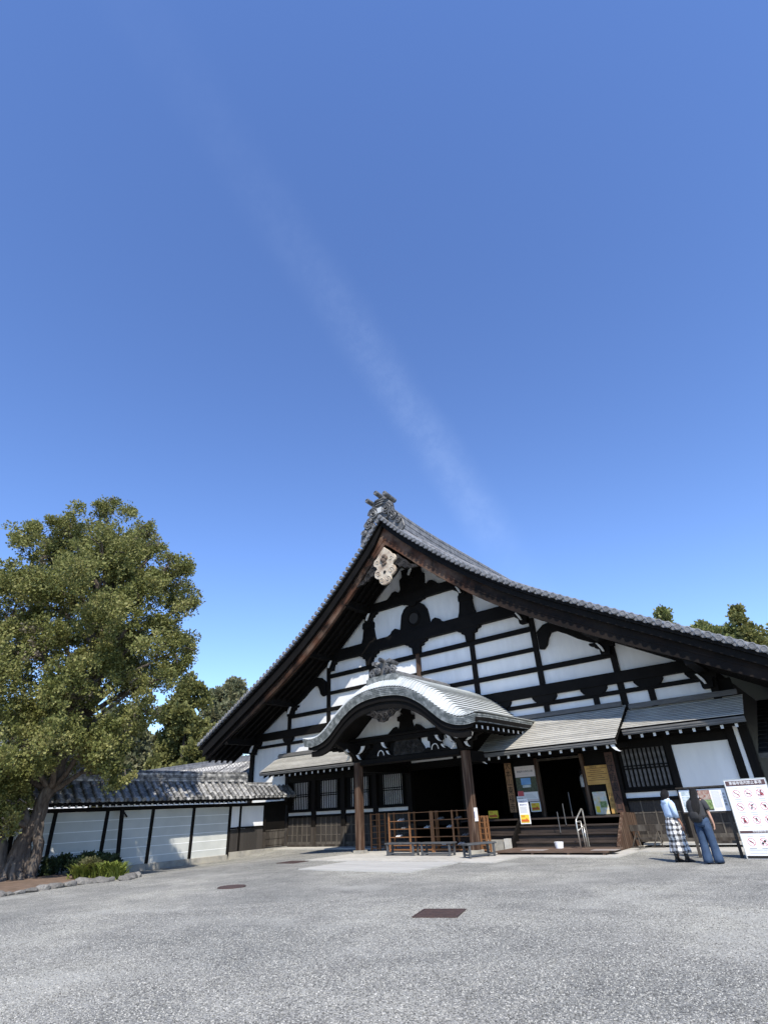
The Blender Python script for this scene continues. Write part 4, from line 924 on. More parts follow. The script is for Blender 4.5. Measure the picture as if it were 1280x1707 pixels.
# lower gate section between the wall and the hall
GT = thing('side_gate', (WX, -1.7, 0), 'low tiled gate section with white panel joining garden wall and hall', 'gate')
box('plaster_panel', WX - .1, WX, -3.78, -3.28, 1.12, 2.0, PLASTER, GT); box('plaster_panel', WX - .1, WX, -3.14, -1.76, 1.10, 2.0, PLASTER, GT)
box('sill', WX - .1, WX + .05, -3.78, -1.7, 1.02, 1.10, BLACK, GT); box('footing_stone', WX - .3, WX + .12, -3.78, -.16, -.28, .08, STONE, GT)
bm_ = MB().box(-.03, .0, -.5, .5, .0, .93).mesh('board', per_object(mat('gate_board_wood', (.05, .043, .037), (.03, .026, .022), 5, .8, .25, 14, (4, 4, .7)), .2))
for k in range(10): inst(bm_, 'board', (WX, -3.74 + .205 * (k + .5), .085), (0, 0, 0), (1, .198, 1), GT)
box('post', WX - .1, WX + .06, -1.74, -1.60, .08, 2.1, BLACK_V, GT); box('post_foot', WX - .1, WX + .063, -1.742, -1.598, .08, .8, WEATHER, GT)
dr = box('gate_door', WX - .06, WX - .02, -1.58, -.25, .1, 2.0, BLACK, GT)
for k in range(6): box('door_board', WX - .019, WX + .0, -1.57 + .22 * k, -1.57 + .22 * k + .21, .2, .85, WEATHER, dr)
for z in (.12, .48, .82): box('door_rail', WX + .001, WX + .02, -1.58, -.25, z, z + .06, WEATHER, dr)
MB().prism([(WX - .6, 2.30), (WX, 2.80), (WX + .62, 2.30), (WX + .62, 2.25), (WX, 2.66), (WX - .6, 2.25)], -3.04, -.16).build('roof_bed', BLACK, GT)
GR = MB().prism([(WX - .1, 2.82), (WX + .1, 2.82), (WX + .08, 2.90), (WX - .08, 2.90)], -3.04, -.2).build('tiled_roof', TILE_DARK, GT)
tile_slope(WX + .66, 2.33, WX + .05, 2.84, -2.95, -.25, GR, .30, 4)
for k in range(2): box('ridge_course', WX - .12, WX + .12, -3.02, -1.35, 2.905 + .08 * k, 2.975 + .08 * k, TILE_OLD, GR)

# corridor roof behind the wall and a small hall behind the tree
def back_building(name, label, x0, x1, y_e, z_e, y_r, z_r, wall_z):
    o = thing(name, ((x0 + x1) / 2, y_r, 0), label, 'building')
    box('wall', x0 + .5, x1 - .5, y_e + .6, 2 * y_r - y_e - .6, 0, wall_z, PLASTER, o); box('eave_beam', x0 + .3, x1 - .3, y_e + .35, y_e + .6, wall_z - .5, wall_z, BLACK, o)
    r = MB().prism_x([(y_e, z_e), (y_r, z_r), (2 * y_r - y_e, z_e), (2 * y_r - y_e, z_e - .18), (y_r, z_r - .2), (y_e, z_e - .18)], x0, x1).build('roof', TILE_DARK, o)
    L_ = math.hypot(y_r - y_e, z_r - z_e)
    me = MB().tube([(0, y_e - .02, z_e + .03), (0, y_r, z_r + .03)], .085, 6).mesh('tile_row', TILE_OLD)
    k = x0 + .15
    while k < x1: inst(me, 'tile_row', (k, 0, 0), parent=r); k += .34
    for j in range(3): box('ridge_course', x0, x1, y_r - .2, y_r + .2, z_r + .0 + .12 * j, z_r + .11 + .12 * j, TILE, r)
    return o
back_building('corridor', 'low tiled corridor roof between garden wall and hall', -32.5, -13.6, .6, 3.55, 3.2, 4.85, 3.3)
back_building('side_hall', 'grey tiled hall roof glimpsed behind the big tree', -40, -26, -9.0, 4.9, -5.5, 7.2, 4.7)

# ------------------------------------------------------------------ shelves, benches, small things at the porch
def shelf(x0, x1, y0, y1, h, cols, rows, label, z0=.03):
    o = thing('shoe_shelf', ((x0 + x1) / 2, (y0 + y1) / 2, z0), label, 'shelf'); dx = (x1 - x0) / cols; c = .035
    for i in range(cols + 1):
        x = x0 + i * dx
        for y in (y0, y1): box('upright', x - c, x + c, y - .018, y + .018, z0, h, ORANGEWOOD, o)
    for j in range(rows + 1):
        z = z0 + .22 + (h - z0 - .25) * j / rows
        for i in range(cols): box('shelf_board', x0 + i * dx + c, x0 + (i + 1) * dx - c, y0 - .012, y1 + .012, z - .012, z + .012, ORANGEWOOD, o)
    for y in (y0, y1): box('bottom_rail', x0, x1, y - .012, y + .012, z0 + .06, z0 + .10, ORANGEWOOD, o)
    return o
shelf(-.02, 2.02, -3.0, -2.65, 1.38, 2, 4, 'left of the two long orange wooden shoe shelves under the porch')
shelf(2.1, 3.9, -3.0, -2.65, 1.38, 2, 4, 'right long orange wooden shoe shelf behind the right porch pillar')
shelf(-1.55, -1.1, -2.3, -1.9, 1.38, 1, 5, 'narrow orange wooden shoe rack beside the left porch pillar')
shelf(4.20, 4.42, -3.12, -2.9, 1.15, 1, 5, 'narrow orange rack right of the right porch pillar')
def pair(x, y, z, m, where):
    for s_ in (-1, 1):
        b = MB(); cx = x + s_ * .055
        prof = [(0, .038, .05), (.06, .042, .085), (.12, .04, .075), (.18, .043, .05), (.24, .038, .038), (.27, .02, .025)]
        b.loft([[(cx + w_ * math.cos(a), y + .13 - d, z + max(0, h * (0.5 + .5 * math.sin(a)))) for a in [k * math.pi / 4 for k in range(8)]] for d, w_, h in prof])
        tag(b.build('shoe', m, None, True), ('pale' if m is SHOEWHITE else 'dark') + ' shoe of a pair ' + where, 'shoe', 'shoes on the porch shelves')
ll = [.25 + 1.10 * j / 4 + .012 for j in range(5)]
pair(.42, -2.82, ll[0] + .004, SHOEGREY, 'on the bottom board, left shelf first bay'); pair(.35, -2.85, ll[1], SHOEWHITE, 'on the second board, left shelf'); pair(.62, -2.82, ll[2], SHOEGREY, 'on the middle board, left shelf first bay'); pair(.48, -2.85, ll[3], SHOEWHITE, 'on the fourth board, left shelf')
pair(1.72, -2.82, ll[2], SHOEWHITE, 'on the middle board, left shelf second bay'); pair(2.5, -2.85, ll[0], SHOEWHITE, 'on the bottom board, right shelf first bay'); pair(2.35, -2.8, ll[3], SHOEGREY, 'on the fourth board, right shelf')
pair(3.2, -2.85, ll[0], SHOEWHITE, 'on the bottom board, right shelf second bay'); pair(2.75, -2.82, ll[2], SHOEWHITE, 'on the middle board, right shelf'); pair(3.4, -2.82, ll[1], SHOEGREY, 'on the second board, right shelf second bay'); pair(3.15, -2.8, ll[3], SHOEGREY, 'on the fourth board, right shelf second bay')
def bench(cx, cy, ln, dp, h, label, rz=0.0):
    o = thing('bench', (cx, cy, .03), label, 'bench', 'low dark benches before the porch shelves'); o.rotation_euler.z = rz
    def lb(name, *a): MB().box(*a).build(name, BENCHWOOD, o, local=True, bevel=.008)
    lb('seat', -ln / 2, ln / 2, -dp / 2, dp / 2, h - .05, h)
    for sx in (-1, 1):
        for sy in (-1, 1): lb('leg', sx * (ln / 2 - .10) - .035, sx * (ln / 2 - .10) + .035, sy * (dp / 2 - .05) - .03, sy * (dp / 2 - .05) + .03, 0, h - .051)
        lb('stretcher', sx * (ln / 2 - .10) - .02, sx * (ln / 2 - .10) + .02, -dp / 2 + .081, dp / 2 - .081, .06, .11)
    lb('rail', -ln / 2 + .136, ln / 2 - .136, -dp / 2 + .03, -dp / 2 + .07, .05, .10)
bench(1.62, -4.35, 1.35, .40, .40, 'leftmost low dark bench before the shoe shelves')
bench(3.12, -4.3, 1.35, .40, .40, 'middle low dark bench before the shoe shelves')
bench(5.02, -4.75, 1.15, .42, .40, 'dark bench right of the right pillar, turned across', 1.15)
bk = MB(); ring = lambda r, z: [(6.9 + r * math.cos(a * math.pi / 8) * 1.15, -2.75 + r * math.sin(a * math.pi / 8), z) for a in range(16)]
bk.loft([ring(.11, .126), ring(.135, .30), ring(.14, .305), ring(.125, .29), ring(.10, .15)]); tag(bk.build('bin', WHITEBOX), 'small white plastic bin on the deck at the steps', 'bin')
hr = thing('handrail', (7.75, -2.6, .03), 'bright bent steel handrail at the right of the entrance steps', 'handrail')
def tubes(o, paths, r, m, name):
    for p in paths: MB().tube(p, r, 7).build(name, m, o, True)
tubes(hr, [[(7.72, -3.0, .127), (7.72, -3.0, .86), (7.72, -2.96, .93), (7.72, -2.35, 1.22), (7.72, -2.28, 1.2), (7.72, -2.26, 1.12), (7.72, -2.26, .126)]], .024, STEEL, 'rail')
tubes(hr, [[(7.72, -2.6, .126), (7.72, -2.6, .88)], [(7.72, -2.43, .13), (7.72, -2.43, .7)]], .018, STEEL, 'upright'); tubes(hr, [[(7.72, -2.98, .62), (7.72, -2.28, .75)], [(7.72, -2.98, .86), (7.72, -2.62, .88)]], .018, STEEL, 'crossbar')
for i, (x, y, z0, z1, wh) in enumerate(((6.6, -1.75, .51, 1.15, 'lowest'), (6.75, -1.5, .745, 1.40, 'middle'), (6.92, -1.2, .975, 1.75, 'upper'))):
    o = tag(MB().tube([(x, y, z0), (x, y, z1)], .018, 6).build('rail_post', GREYMETAL), f'{wh} thin grey metal post in the middle of the entrance steps', 'post', 'thin posts up the entrance steps')
# low folding trestle stand against the wainscot
tr = thing('trestle_stand', (9.2, -.95, .1), 'low weathered folding plank stand against the wall right of the steps', 'stand')
box('plank', 8.75, 9.78, -1.0, -.92, .48, .66, WEATHER, tr)
for x in (8.92, 9.6):
    tubes(tr, [[(x - .14, -1.25, .03), (x, -.96, .48)], [(x + .14, -1.25, .03), (x, -.98, .48)], [(x, -.6, .03), (x, -.93, .48)]], .02, WEATHER, 'leg'); box('foot', x - .2, x + .2, -1.28, -1.22, .03, .06, WEATHER, tr)
box('plank', 8.85, 9.7, -1.05, -1.0, .24, .30, WEATHER, tr)

# ------------------------------------------------------------------ signs, boards and posters
def board(name, x0, x1, z0, z1, y, m, label, cat, th=.025, parent=None):
    if parent is not None: return box(name, x0, x1, y - th, y, z0, z1, m, parent)
    o = thing(name, ((x0 + x1) / 2, y, z0), label, cat); box('board', x0, x1, y - th, y, z0, z1, m, o); return o
o = board('name_board', 3.98, 4.26, 1.17, 3.04, -.13, SIGNWOOD, 'tall pale wooden name board with black calligraphy at the left of the entrance', 'sign', .05)
text_part('大本山東福寺', .30, (4.12, -.184, 2.08), o, INK, vertical=True, spacing=.96, xscale=.85)
o = board('name_board', 8.18, 8.47, 1.02, 3.0, -.15, SIGNWOOD_D, 'tall dark wooden name board right of the yellow notice', 'sign', .05)
text_part('方丈庭園入口', .30, (8.325, -.204, 1.98), o, INK, vertical=True, spacing=1.0, xscale=.85)
o = board('poster', 4.36, 5.24, 1.36, 2.80, -.04, PINKPAPER, 'tall exhibition poster with temple garden photo beside the pale name board', 'poster')
def flat(name, x0, x1, z0, z1, y, m, par): return box(name, x0, x1, y - .004, y, z0, z1, m, par)
text_part('東福寺の特別公開', .088, (4.8, -.067, 2.60), o, INK); text_part('京都非公開文化財', .045, (4.8, -.067, 2.72), o, GREYPRINT); text_part('二〇二四年春', .045, (4.8, -.067, 2.49), o, GREYPRINT)
flat('photo', 4.36, 5.24, 1.86, 2.40, -.0655, DARKP, o); flat('photo', 4.58, 5.0, 2.12, 2.36, -.070, BLUEP, o); flat('photo', 4.62, 4.98, 2.02, 2.11, -.070, GREYP, o); flat('photo', 4.38, 4.62, 1.64, 1.90, -.0745, RED, o); flat('photo', 4.66, 5.22, 1.60, 1.84, -.0655, PAPER, o); flat('photo', 4.36, 5.24, 1.37, 1.52, -.0655, INK, o)
for k in range(4): flat('print_line', 4.7, 5.15 - .05 * k, 1.65 + .04 * k, 1.66 + .04 * k, -.070, GREYPRINT, o)
o = board('notice', 4.32, 4.66, 1.53, 1.72, -.12, PAPER, 'small white paper notice pinned below the poster', 'notice', .012)
text_part('写真撮影禁止', .05, (4.49, -.135, 1.64), o, INK); flat('print_line', 4.37, 4.61, 1.57, 1.58, -.133, GREYPRINT, o)
o = thing('notice_stand', (4.72, -1.45, .745), 'white notice stand with blue lettering and arrow on the steps', 'sign')
box('board', 4.86 + .12, 5.32 + .06, -1.42, -1.39, .80, 1.62, PAPER, o); box('leg', 5.0, 5.03, -1.385, -1.36, .745, 1.5, GREYMETAL, o); box('leg', 5.33, 5.36, -1.385, -1.36, .745, 1.5, GREYMETAL, o)
BLUEINK = mat('navy_print', (.05, .08, .25))
text_part('拝観受付', .075, (5.18, -1.424, 1.52), o, BLUEINK); text_part('東福寺方丈', .06, (5.18, -1.424, 1.42), o, BLUEINK)
for k in range(5): flat('print_line', 5.03, 5.32 - .03 * (k % 2), 1.18 + .04 * k, 1.19 + .04 * k, -1.422, GREYPRINT, o)
def arrow_sign(o, x0, x1, z0, z1, y):
    flat('yellow_field', x0, x1, z0, z1, y, YELLOW, o); h = z1 - z0; wd = x1 - x0
    MB().prism([(x0 + .05 * wd, z0 + .12 * h), (x1 - .05 * wd, z0 + .12 * h), (x1 - .05 * wd, z0 + .28 * h), (x0 + .62 * wd, z0 + .62 * h), (x0 + .62 * wd, z0 + .42 * h), (x0 + .05 * wd, z0 + .42 * h)], y - .008, y - .004).build('arrow', ORANGERED, o)
    text_part('拝観', h * .3, (x0 + wd * .3, y - .006, z0 + h * .78), o, ORANGERED)
arrow_sign(o, 5.01, 5.35, .84, 1.10, -1.4215)
o = board('arrow_notice', 4.90, 5.32, 1.16, 1.50, -.20, PAPER, 'yellow arrow notice right of the white notice stand', 'sign', .015); arrow_sign(o, 4.94, 5.28, 1.2, 1.46, -.2155)
o = board('arrow_notice', 3.05, 3.48, 1.0, 1.26, -.3, YELLOW, 'yellow arrow notice in the dark left of the entrance', 'sign', .015); arrow_sign(o, 3.06, 3.47, 1.01, 1.25, -.3155)
o = thing('admission_board', (7.75, -.05, .97), 'L-shaped yellow wooden admission notice at the right of the doorway', 'sign')
box('board', 7.30, 8.17, -.10, -.07, 1.96, 2.6, YELLOWBOARD, o); box('board', 7.97, 8.17, -.10, -.07, 1.0, 1.955, YELLOWBOARD, o)
for k in range(7): flat('print_line', 7.36 + .12 * (k % 2), 8.1 - .1 * (k % 3), 2.10 + .065 * k, 2.12 + .065 * k, -.1005, mat('brown_ink', (.16, .08, .03)) if k == 0 else bpy.data.materials['brown_ink'], o)
text_part('拝観料金', .07, (7.62, -.102, 2.55), o, INK); text_part('御朱印', .13, (8.07, -.102, 1.42), o, bpy.data.materials['brown_ink'], vertical=True, spacing=1.3)
o = board('map_board', 7.40, 7.90, .99, 1.72, -.10, MAPP, 'framed printed map below the yellow admission notice', 'map', .02)
for k in range(3): flat('print_line', 7.45, 7.85, 1.60 + .035 * k, 1.612 + .035 * k, -.1205, GREYPRINT, o)
flat('map_field', 7.44, 7.58, 1.05, 1.25, -.1205, YELLOW, o); flat('map_field', 7.62, 7.86, 1.2, 1.4, -.1205, GREENP, o)
o = board('pillar_notice', 4.345, 4.365, 1.0, 1.42, -3.45, PAPER, 'narrow white paper notice fixed to the right porch pillar', 'notice', .2); flat('print_line', 4.346, 4.364, 1.1, 1.3, -3.6505, BLUEINK, o)

# framed information board on legs
IB = thing('information_board', (11.9, -4.3, 0), 'framed garden information board on wooden legs in front of the two women', 'sign')
box('frame', 11.30, 12.52, -4.28, -4.25, 1.02, 1.63, WEATHER, IB); box('panel', 11.335, 12.485, -4.295, -4.281, 1.06, 1.59, SIGNWHITE, IB)
for x in (11.38, 12.36): box('leg', x, x + .07, -4.24, -4.19, .0, 1.6, WEATHER, IB)
box('rail', 11.451, 12.359, -4.235, -4.20, .32, .38, WEATHER, IB); box('roof_strip', 11.28, 12.54, -4.34, -4.2, 1.632, 1.66, WEATHER, IB)
y = -4.2955
flat('photo', 11.38, 11.72, 1.45, 1.55, y, GREYP, IB); flat('photo', 11.38, 11.72, 1.32, 1.43, y, GREYP, IB); flat('photo', 11.38, 11.72, 1.19, 1.30, y, GREYP, IB); flat('photo', 11.38, 11.72, 1.08, 1.17, y, GREYP, IB)
flat('photo', 11.80, 12.10, 1.34, 1.57, y, REDP, IB); flat('photo', 11.80, 12.10, 1.12, 1.335, y, GREENP, IB); flat('photo', 11.80, 12.10, 1.08, 1.118, y, DARKP, IB)
for k in range(9): flat('print_line', 12.14 + .022 * k, 12.146 + .022 * k, 1.14, 1.54, y, GREYPRINT, IB)
text_part('本坊庭園', .065, (12.42, y - .006, 1.33), IB, INK, vertical=True, spacing=1.2); text_part('八相の庭', .035, (12.36, y - .006, 1.42), IB, GREYPRINT, vertical=True)

# prohibition A-board
SG = thing('prohibition_sign', (13.02, -4.5, 0), 'large white standing sign with rows of red prohibition circles', 'sign')
SG.rotation_euler = (-.045, 0, .0)
def sg(name, x0, x1, z0, z1, y, m, th=.004): return MB().box(x0, x1, y - th, y, z0, z1).build(name, m, SG, local=True)
sg('panel', -.47, .47, .0, 1.76, .02, SIGNWHITE, .02)
for a in ((-.49, -.47, 0, 1.78), (.47, .49, 0, 1.78), (-.47, .47, 1.76, 1.78)): sg('frame', *a, .025, STEEL, .03)
sg('base_strip', -.46, .46, .01, .07, -.0005, INK)
sg('header', -.455, .455, 1.62, 1.74, -.0005, SIGNBROWN); sg('header', -.46, .46, .55, .605, -.0005, SIGNBROWN)
def sgt(txt, size, x, z, m, xs=1.0):
    me_o = text_part(txt, size, (0, 0, 0), None, m, xscale=xs); me_o.parent = SG; me_o.location = (x, -.0065, z)
sgt('東福寺境内禁止事項', .088, 0, 1.68, SIGNWHITE, .95); sgt('寺院建物内禁止事項', .046, .05, .578, SIGNWHITE, 1.1)
ringb = MB(); ro, ri = .088, .079
ringb.add([(r * math.cos(k * math.pi / 14), 0, r * math.sin(k * math.pi / 14)) for r in (ro, ri) for k in range(28)], [(k, (k + 1) % 28, 28 + (k + 1) % 28, 28 + k) for k in range(28)])
ring_me = ringb.mesh('prohibition_ring', RED)
bar_me = MB().add([(-.062, 0, .053), (-.053, 0, .062), (.062, 0, -.053), (.053, 0, -.062)], [(0, 1, 2, 3)]).mesh('prohibition_bar', RED)
def fig(k):
    b = MB(); q = lambda pts: b.add([(x, 0, z) for x, z in pts], [tuple(range(len(pts)))])
    circ = lambda x, z, r: q([(x + r * math.cos(a * math.pi / 5), z + r * math.sin(a * math.pi / 5)) for a in range(10)])
    if k == 0: q([(-.05, .02), (.05, -.03), (.05, -.015), (-.045, .035)])
    elif k == 1: q([(-.05, -.015), (.05, -.015), (.05, .0), (-.05, .0)]); q([(-.03, .01), (-.02, .03), (-.015, .03), (-.02, .01)])
    elif k == 2: circ(.02, .04, .022); q([(-.02, -.07), (.06, -.05), (.06, .0), (.0, .02)]); q([(-.05, -.06), (-.03, -.06), (-.03, -.02), (-.05, -.03)])
    elif k == 3: q([(-.05, .02), (-.01, .0), (.04, -.02), (.05, -.005), (.0, .015)])
    elif k == 4: q([(-.03, .0), (-.02, .04), (.02, .05), (.05, .03), (.02, .03), (-.01, .0)]); circ(-.02, -.03, .018); q([(-.05, -.05), (-.01, -.03), (-.02, -.06)])
    elif k == 5: q([(-.02, .04), (.03, .03), (.04, -.01), (.01, -.04), (-.01, .0)])
    elif k == 6: circ(.0, .035, .02); q([(-.03, -.06), (.03, -.06), (.03, .0), (.0, .02), (-.03, .0)])
    elif k == 7: circ(.0, .035, .015); q([(-.04, .02), (.04, .02), (.01, .0), (.03, -.05), (.0, -.02), (-.03, -.05), (-.01, .0)])
    elif k == 8: q([(-.05, .02), (.04, .02), (.05, .035), (.05, .0), (.03, -.04), (.02, -.04), (.02, -.01), (-.03, -.01), (-.03, -.04), (-.045, -.04)])
    elif k == 9: q([(-.05, .03), (-.02, .02), (-.02, .04), (.0, .02), (.04, -.01), (.03, -.03), (-.03, .005)])
    else: circ(-.03, -.03, .026); circ(.03, .02, .026); q([(-.01, .0), (.01, -.02), (.02, .0), (.0, .02)])
    return b.mesh('pictogram', MAROON if k in (2, 6, 8) else INK)
k = 0
for j, z in enumerate((1.44, 1.14, .84, .36)):
    for i in range(3 if j < 3 else 2):
        x = -.27 + .27 * i - .0 * j
        for me in (ring_me, fig(k), bar_me):
            o = bpy.data.objects.new(me.name, me); COL.objects.link(o); o.parent = SG; o.location = (x, -.003 - .001 * (me is bar_me) - .0005 * (me is ring_me), z)
        sg('caption', x - .08, x + .08, z - .135, z - .125, -.0005, GREYPRINT); sg('caption', x - .06, x + .07, z + .115, z + .125, -.0005, GREYPRINT); k += 1
for j in range(4): sg('print_line', -.38, .38 - .05 * j, .12 + .03 * j, .128 + .03 * j, -.0005, GREYPRINT)
for s_ in (-1, 1):
    b = MB(); b.tube([(s_ * .45, .05, 1.5), (s_ * .45, .55, .03)], .014, 6); b.build('rear_leg', STEEL, SG, local=True)

# ------------------------------------------------------------------ vegetation
import numpy as np
def unit(a): return a / np.maximum(np.linalg.norm(a, axis=-1, keepdims=True), 1e-6)
def crown(lobes, name, m, parent, dens, tr, tn, size, seed, squash=1.0, inner=.35, gaps=.0, up_bias=.5, nsub=5):
    """leaf-sized faces in small tufts, tufts over uneven sub-lobes"""
    g = np.random.default_rng(seed); C_, D_ = [], []
    for (x, y, z, R) in lobes:
        n = int(dens * R * R); k = max(4, int(nsub * R))
        so = unit(g.normal(size=(k, 3))) * (R * g.uniform(.3, .85, (k, 1))); sr = R * g.uniform(.32, .6, k)
        c = g.integers(0, k, n); d = unit(g.normal(size=(n, 3))); fl = (d[:, 2] < -.2) & (g.random(n) < .3); d[fl, 2] *= -1
        p = so[c] + d * (sr[c] * g.uniform(inner + .2, 1.1, n))[:, None]; p[:, 2] *= squash
        C_.append(p + np.array([x, y, z])); D_.append(d)
    c = np.concatenate(C_); d = np.concatenate(D_); n = len(c)
    rad = np.repeat(tr * g.uniform(.5, 1.35, n), tn)[:, None]
    o = unit(g.normal(size=(n * tn, 3))) * rad * g.random((n * tn, 1)) ** .45
    p = np.repeat(c, tn, 0) + o
    ax = unit(unit(o) + np.array([0, 0, up_bias]) + g.uniform(-.6, .6, (n * tn, 3)) + .3 * np.repeat(d, tn, 0))
    sd = unit(np.cross(ax, g.uniform(-1, 1, (n * tn, 3))))
    l_ = size * g.uniform(.6, 1.5, (n * tn, 1)); w_ = l_ * g.uniform(.28, .5, (n * tn, 1))
    v = np.stack([p - sd * w_ * .5, p + ax * l_ * .5 - sd * w_, p + ax * l_, p + ax * l_ * .5 + sd * w_], 1).reshape(-1, 3).astype(np.float32)
    q = n * tn; me = bpy.data.meshes.new(name); me.vertices.add(4 * q); me.vertices.foreach_set('co', v.ravel())
    me.loops.add(4 * q); me.loops.foreach_set('vertex_index', np.arange(4 * q, dtype=np.int32)); me.polygons.add(q); me.polygons.foreach_set('loop_start', np.arange(0, 4 * q, 4, dtype=np.int32))
    me.update(calc_edges=True); me.materials.append(m)
    ob = bpy.data.objects.new(name, me); COL.objects.link(ob)
    if parent is not None: ob.parent = parent; ob.location = -wpos(parent)
    return ob
def raw_build(b, name, m, parent=None):
    me = bpy.data.meshes.new(name); me.from_pydata(b.v, [], b.f); me.materials.append(m); me.update()
    o = bpy.data.objects.new(name, me); COL.objects.link(o)
    if parent is not None: o.parent = parent; o.location = -wpos(parent)
    return o
def limb(path, r0, r1, seg=8, jit=.06, rr=rnd):
    pts = []; n = len(path)
    for i in range(n - 1):
        a, c = Vector(path[i]), Vector(path[i + 1])
        for k in range(4):
            t = k / 4; p = a.lerp(c, t)
            if i or k: p += Vector((rr.gauss(0, jit), rr.gauss(0, jit), rr.gauss(0, jit * .5)))
            pts.append(p)
    pts.append(Vector(path[-1])); m_ = len(pts)
    return pts, [r0 + (r1 - r0) * (i / (m_ - 1)) ** .8 for i in range(m_)]
def trunk_obj(parent, limbs, m, name='trunk', seed=1):
    rr = random.Random(seed); b = MB()
    for path, r0, r1 in limbs:
        p, r = limb(path, r0, r1, jit=.05 * min(1, r0 * 4), rr=rr); b.tube(p, r, 10 if r0 > .15 else 6)
    return b.build(name, m, parent, True)

LOB = [(-7.41, -13.53, 14.07, 0.62), (-7.52, -14.87, 12.69, 0.85), (-6.93, -11.91, 13.26, 0.7), (-9.6, -15.2, 12.56, 0.9), (-4.54, -11.34, 10.9, 0.8), (-4.78, -14.05, 10.68, 1.1), (-4.41, -10.62, 9.44, 0.49), (-7.19, -14.62, 9.94, 1.2), (-9.7, -15.27, 10.18, 1.25), (-4.36, -12.47, 8.98, 1.0), (-8.84, -12.11, 8.82, 1.05), (-3.67, -11.31, 7.26, 0.9), (-6.88, -15.01, 7.37, 1.2), (-10.67, -16.01, 8.45, 1.4), (-7.08, -11.4, 7.3, 0.85), (-3.86, -10.83, 6.57, 0.53), (-5.51, -13.97, 5.77, 0.95), (-7.68, -15.0, 5.36, 1.3), (-4.47, -11.92, 5.0, 0.78), (-10.99, -15.63, 5.97, 1.4), (-4.69, -12.72, 3.97, 0.7), (-4.97, -14.19, 3.93, 0.85), (-6.54, -14.75, 3.49, 0.9), (-4.61, -12.03, 3.03, 0.48), (-8.01, -15.25, 3.22, 0.95), (-6.97, -14.46, 2.26, 0.5), (-6.2, -12.9, 12.0, 0.9), (-8.6, -13.9, 11.2, 1.0), (-6.4, -12.4, 10.4, 0.9), (-5.6, -12.6, 7.4, 0.8), (-7.6, -15.1, 2.7, 0.6), (-7.2, -14.9, 1.9, 0.45), (-7.9, -15.3, 1.7, 0.4), (-5.2, -12.6, 9.9, 0.8), (-5.6, -13.2, 8.2, 0.8), (-4.3, -11.7, 8.1, 0.7), (-6.3, -13.6, 6.8, 0.8), (-5.2, -12.9, 6.5, 0.75), (-4.4, -12.0, 6.0, 0.6), (-5.9, -13.9, 4.7, 0.7), (-8.3, -14.8, 11.6, 0.8), (-6.0, -13.4, 11.4, 0.8), (-8.6, -15.0, 8.8, 0.9), (-9.2, -15.4, 6.9, 0.9), (-5.3, -11.9, 12.0, 0.46)]
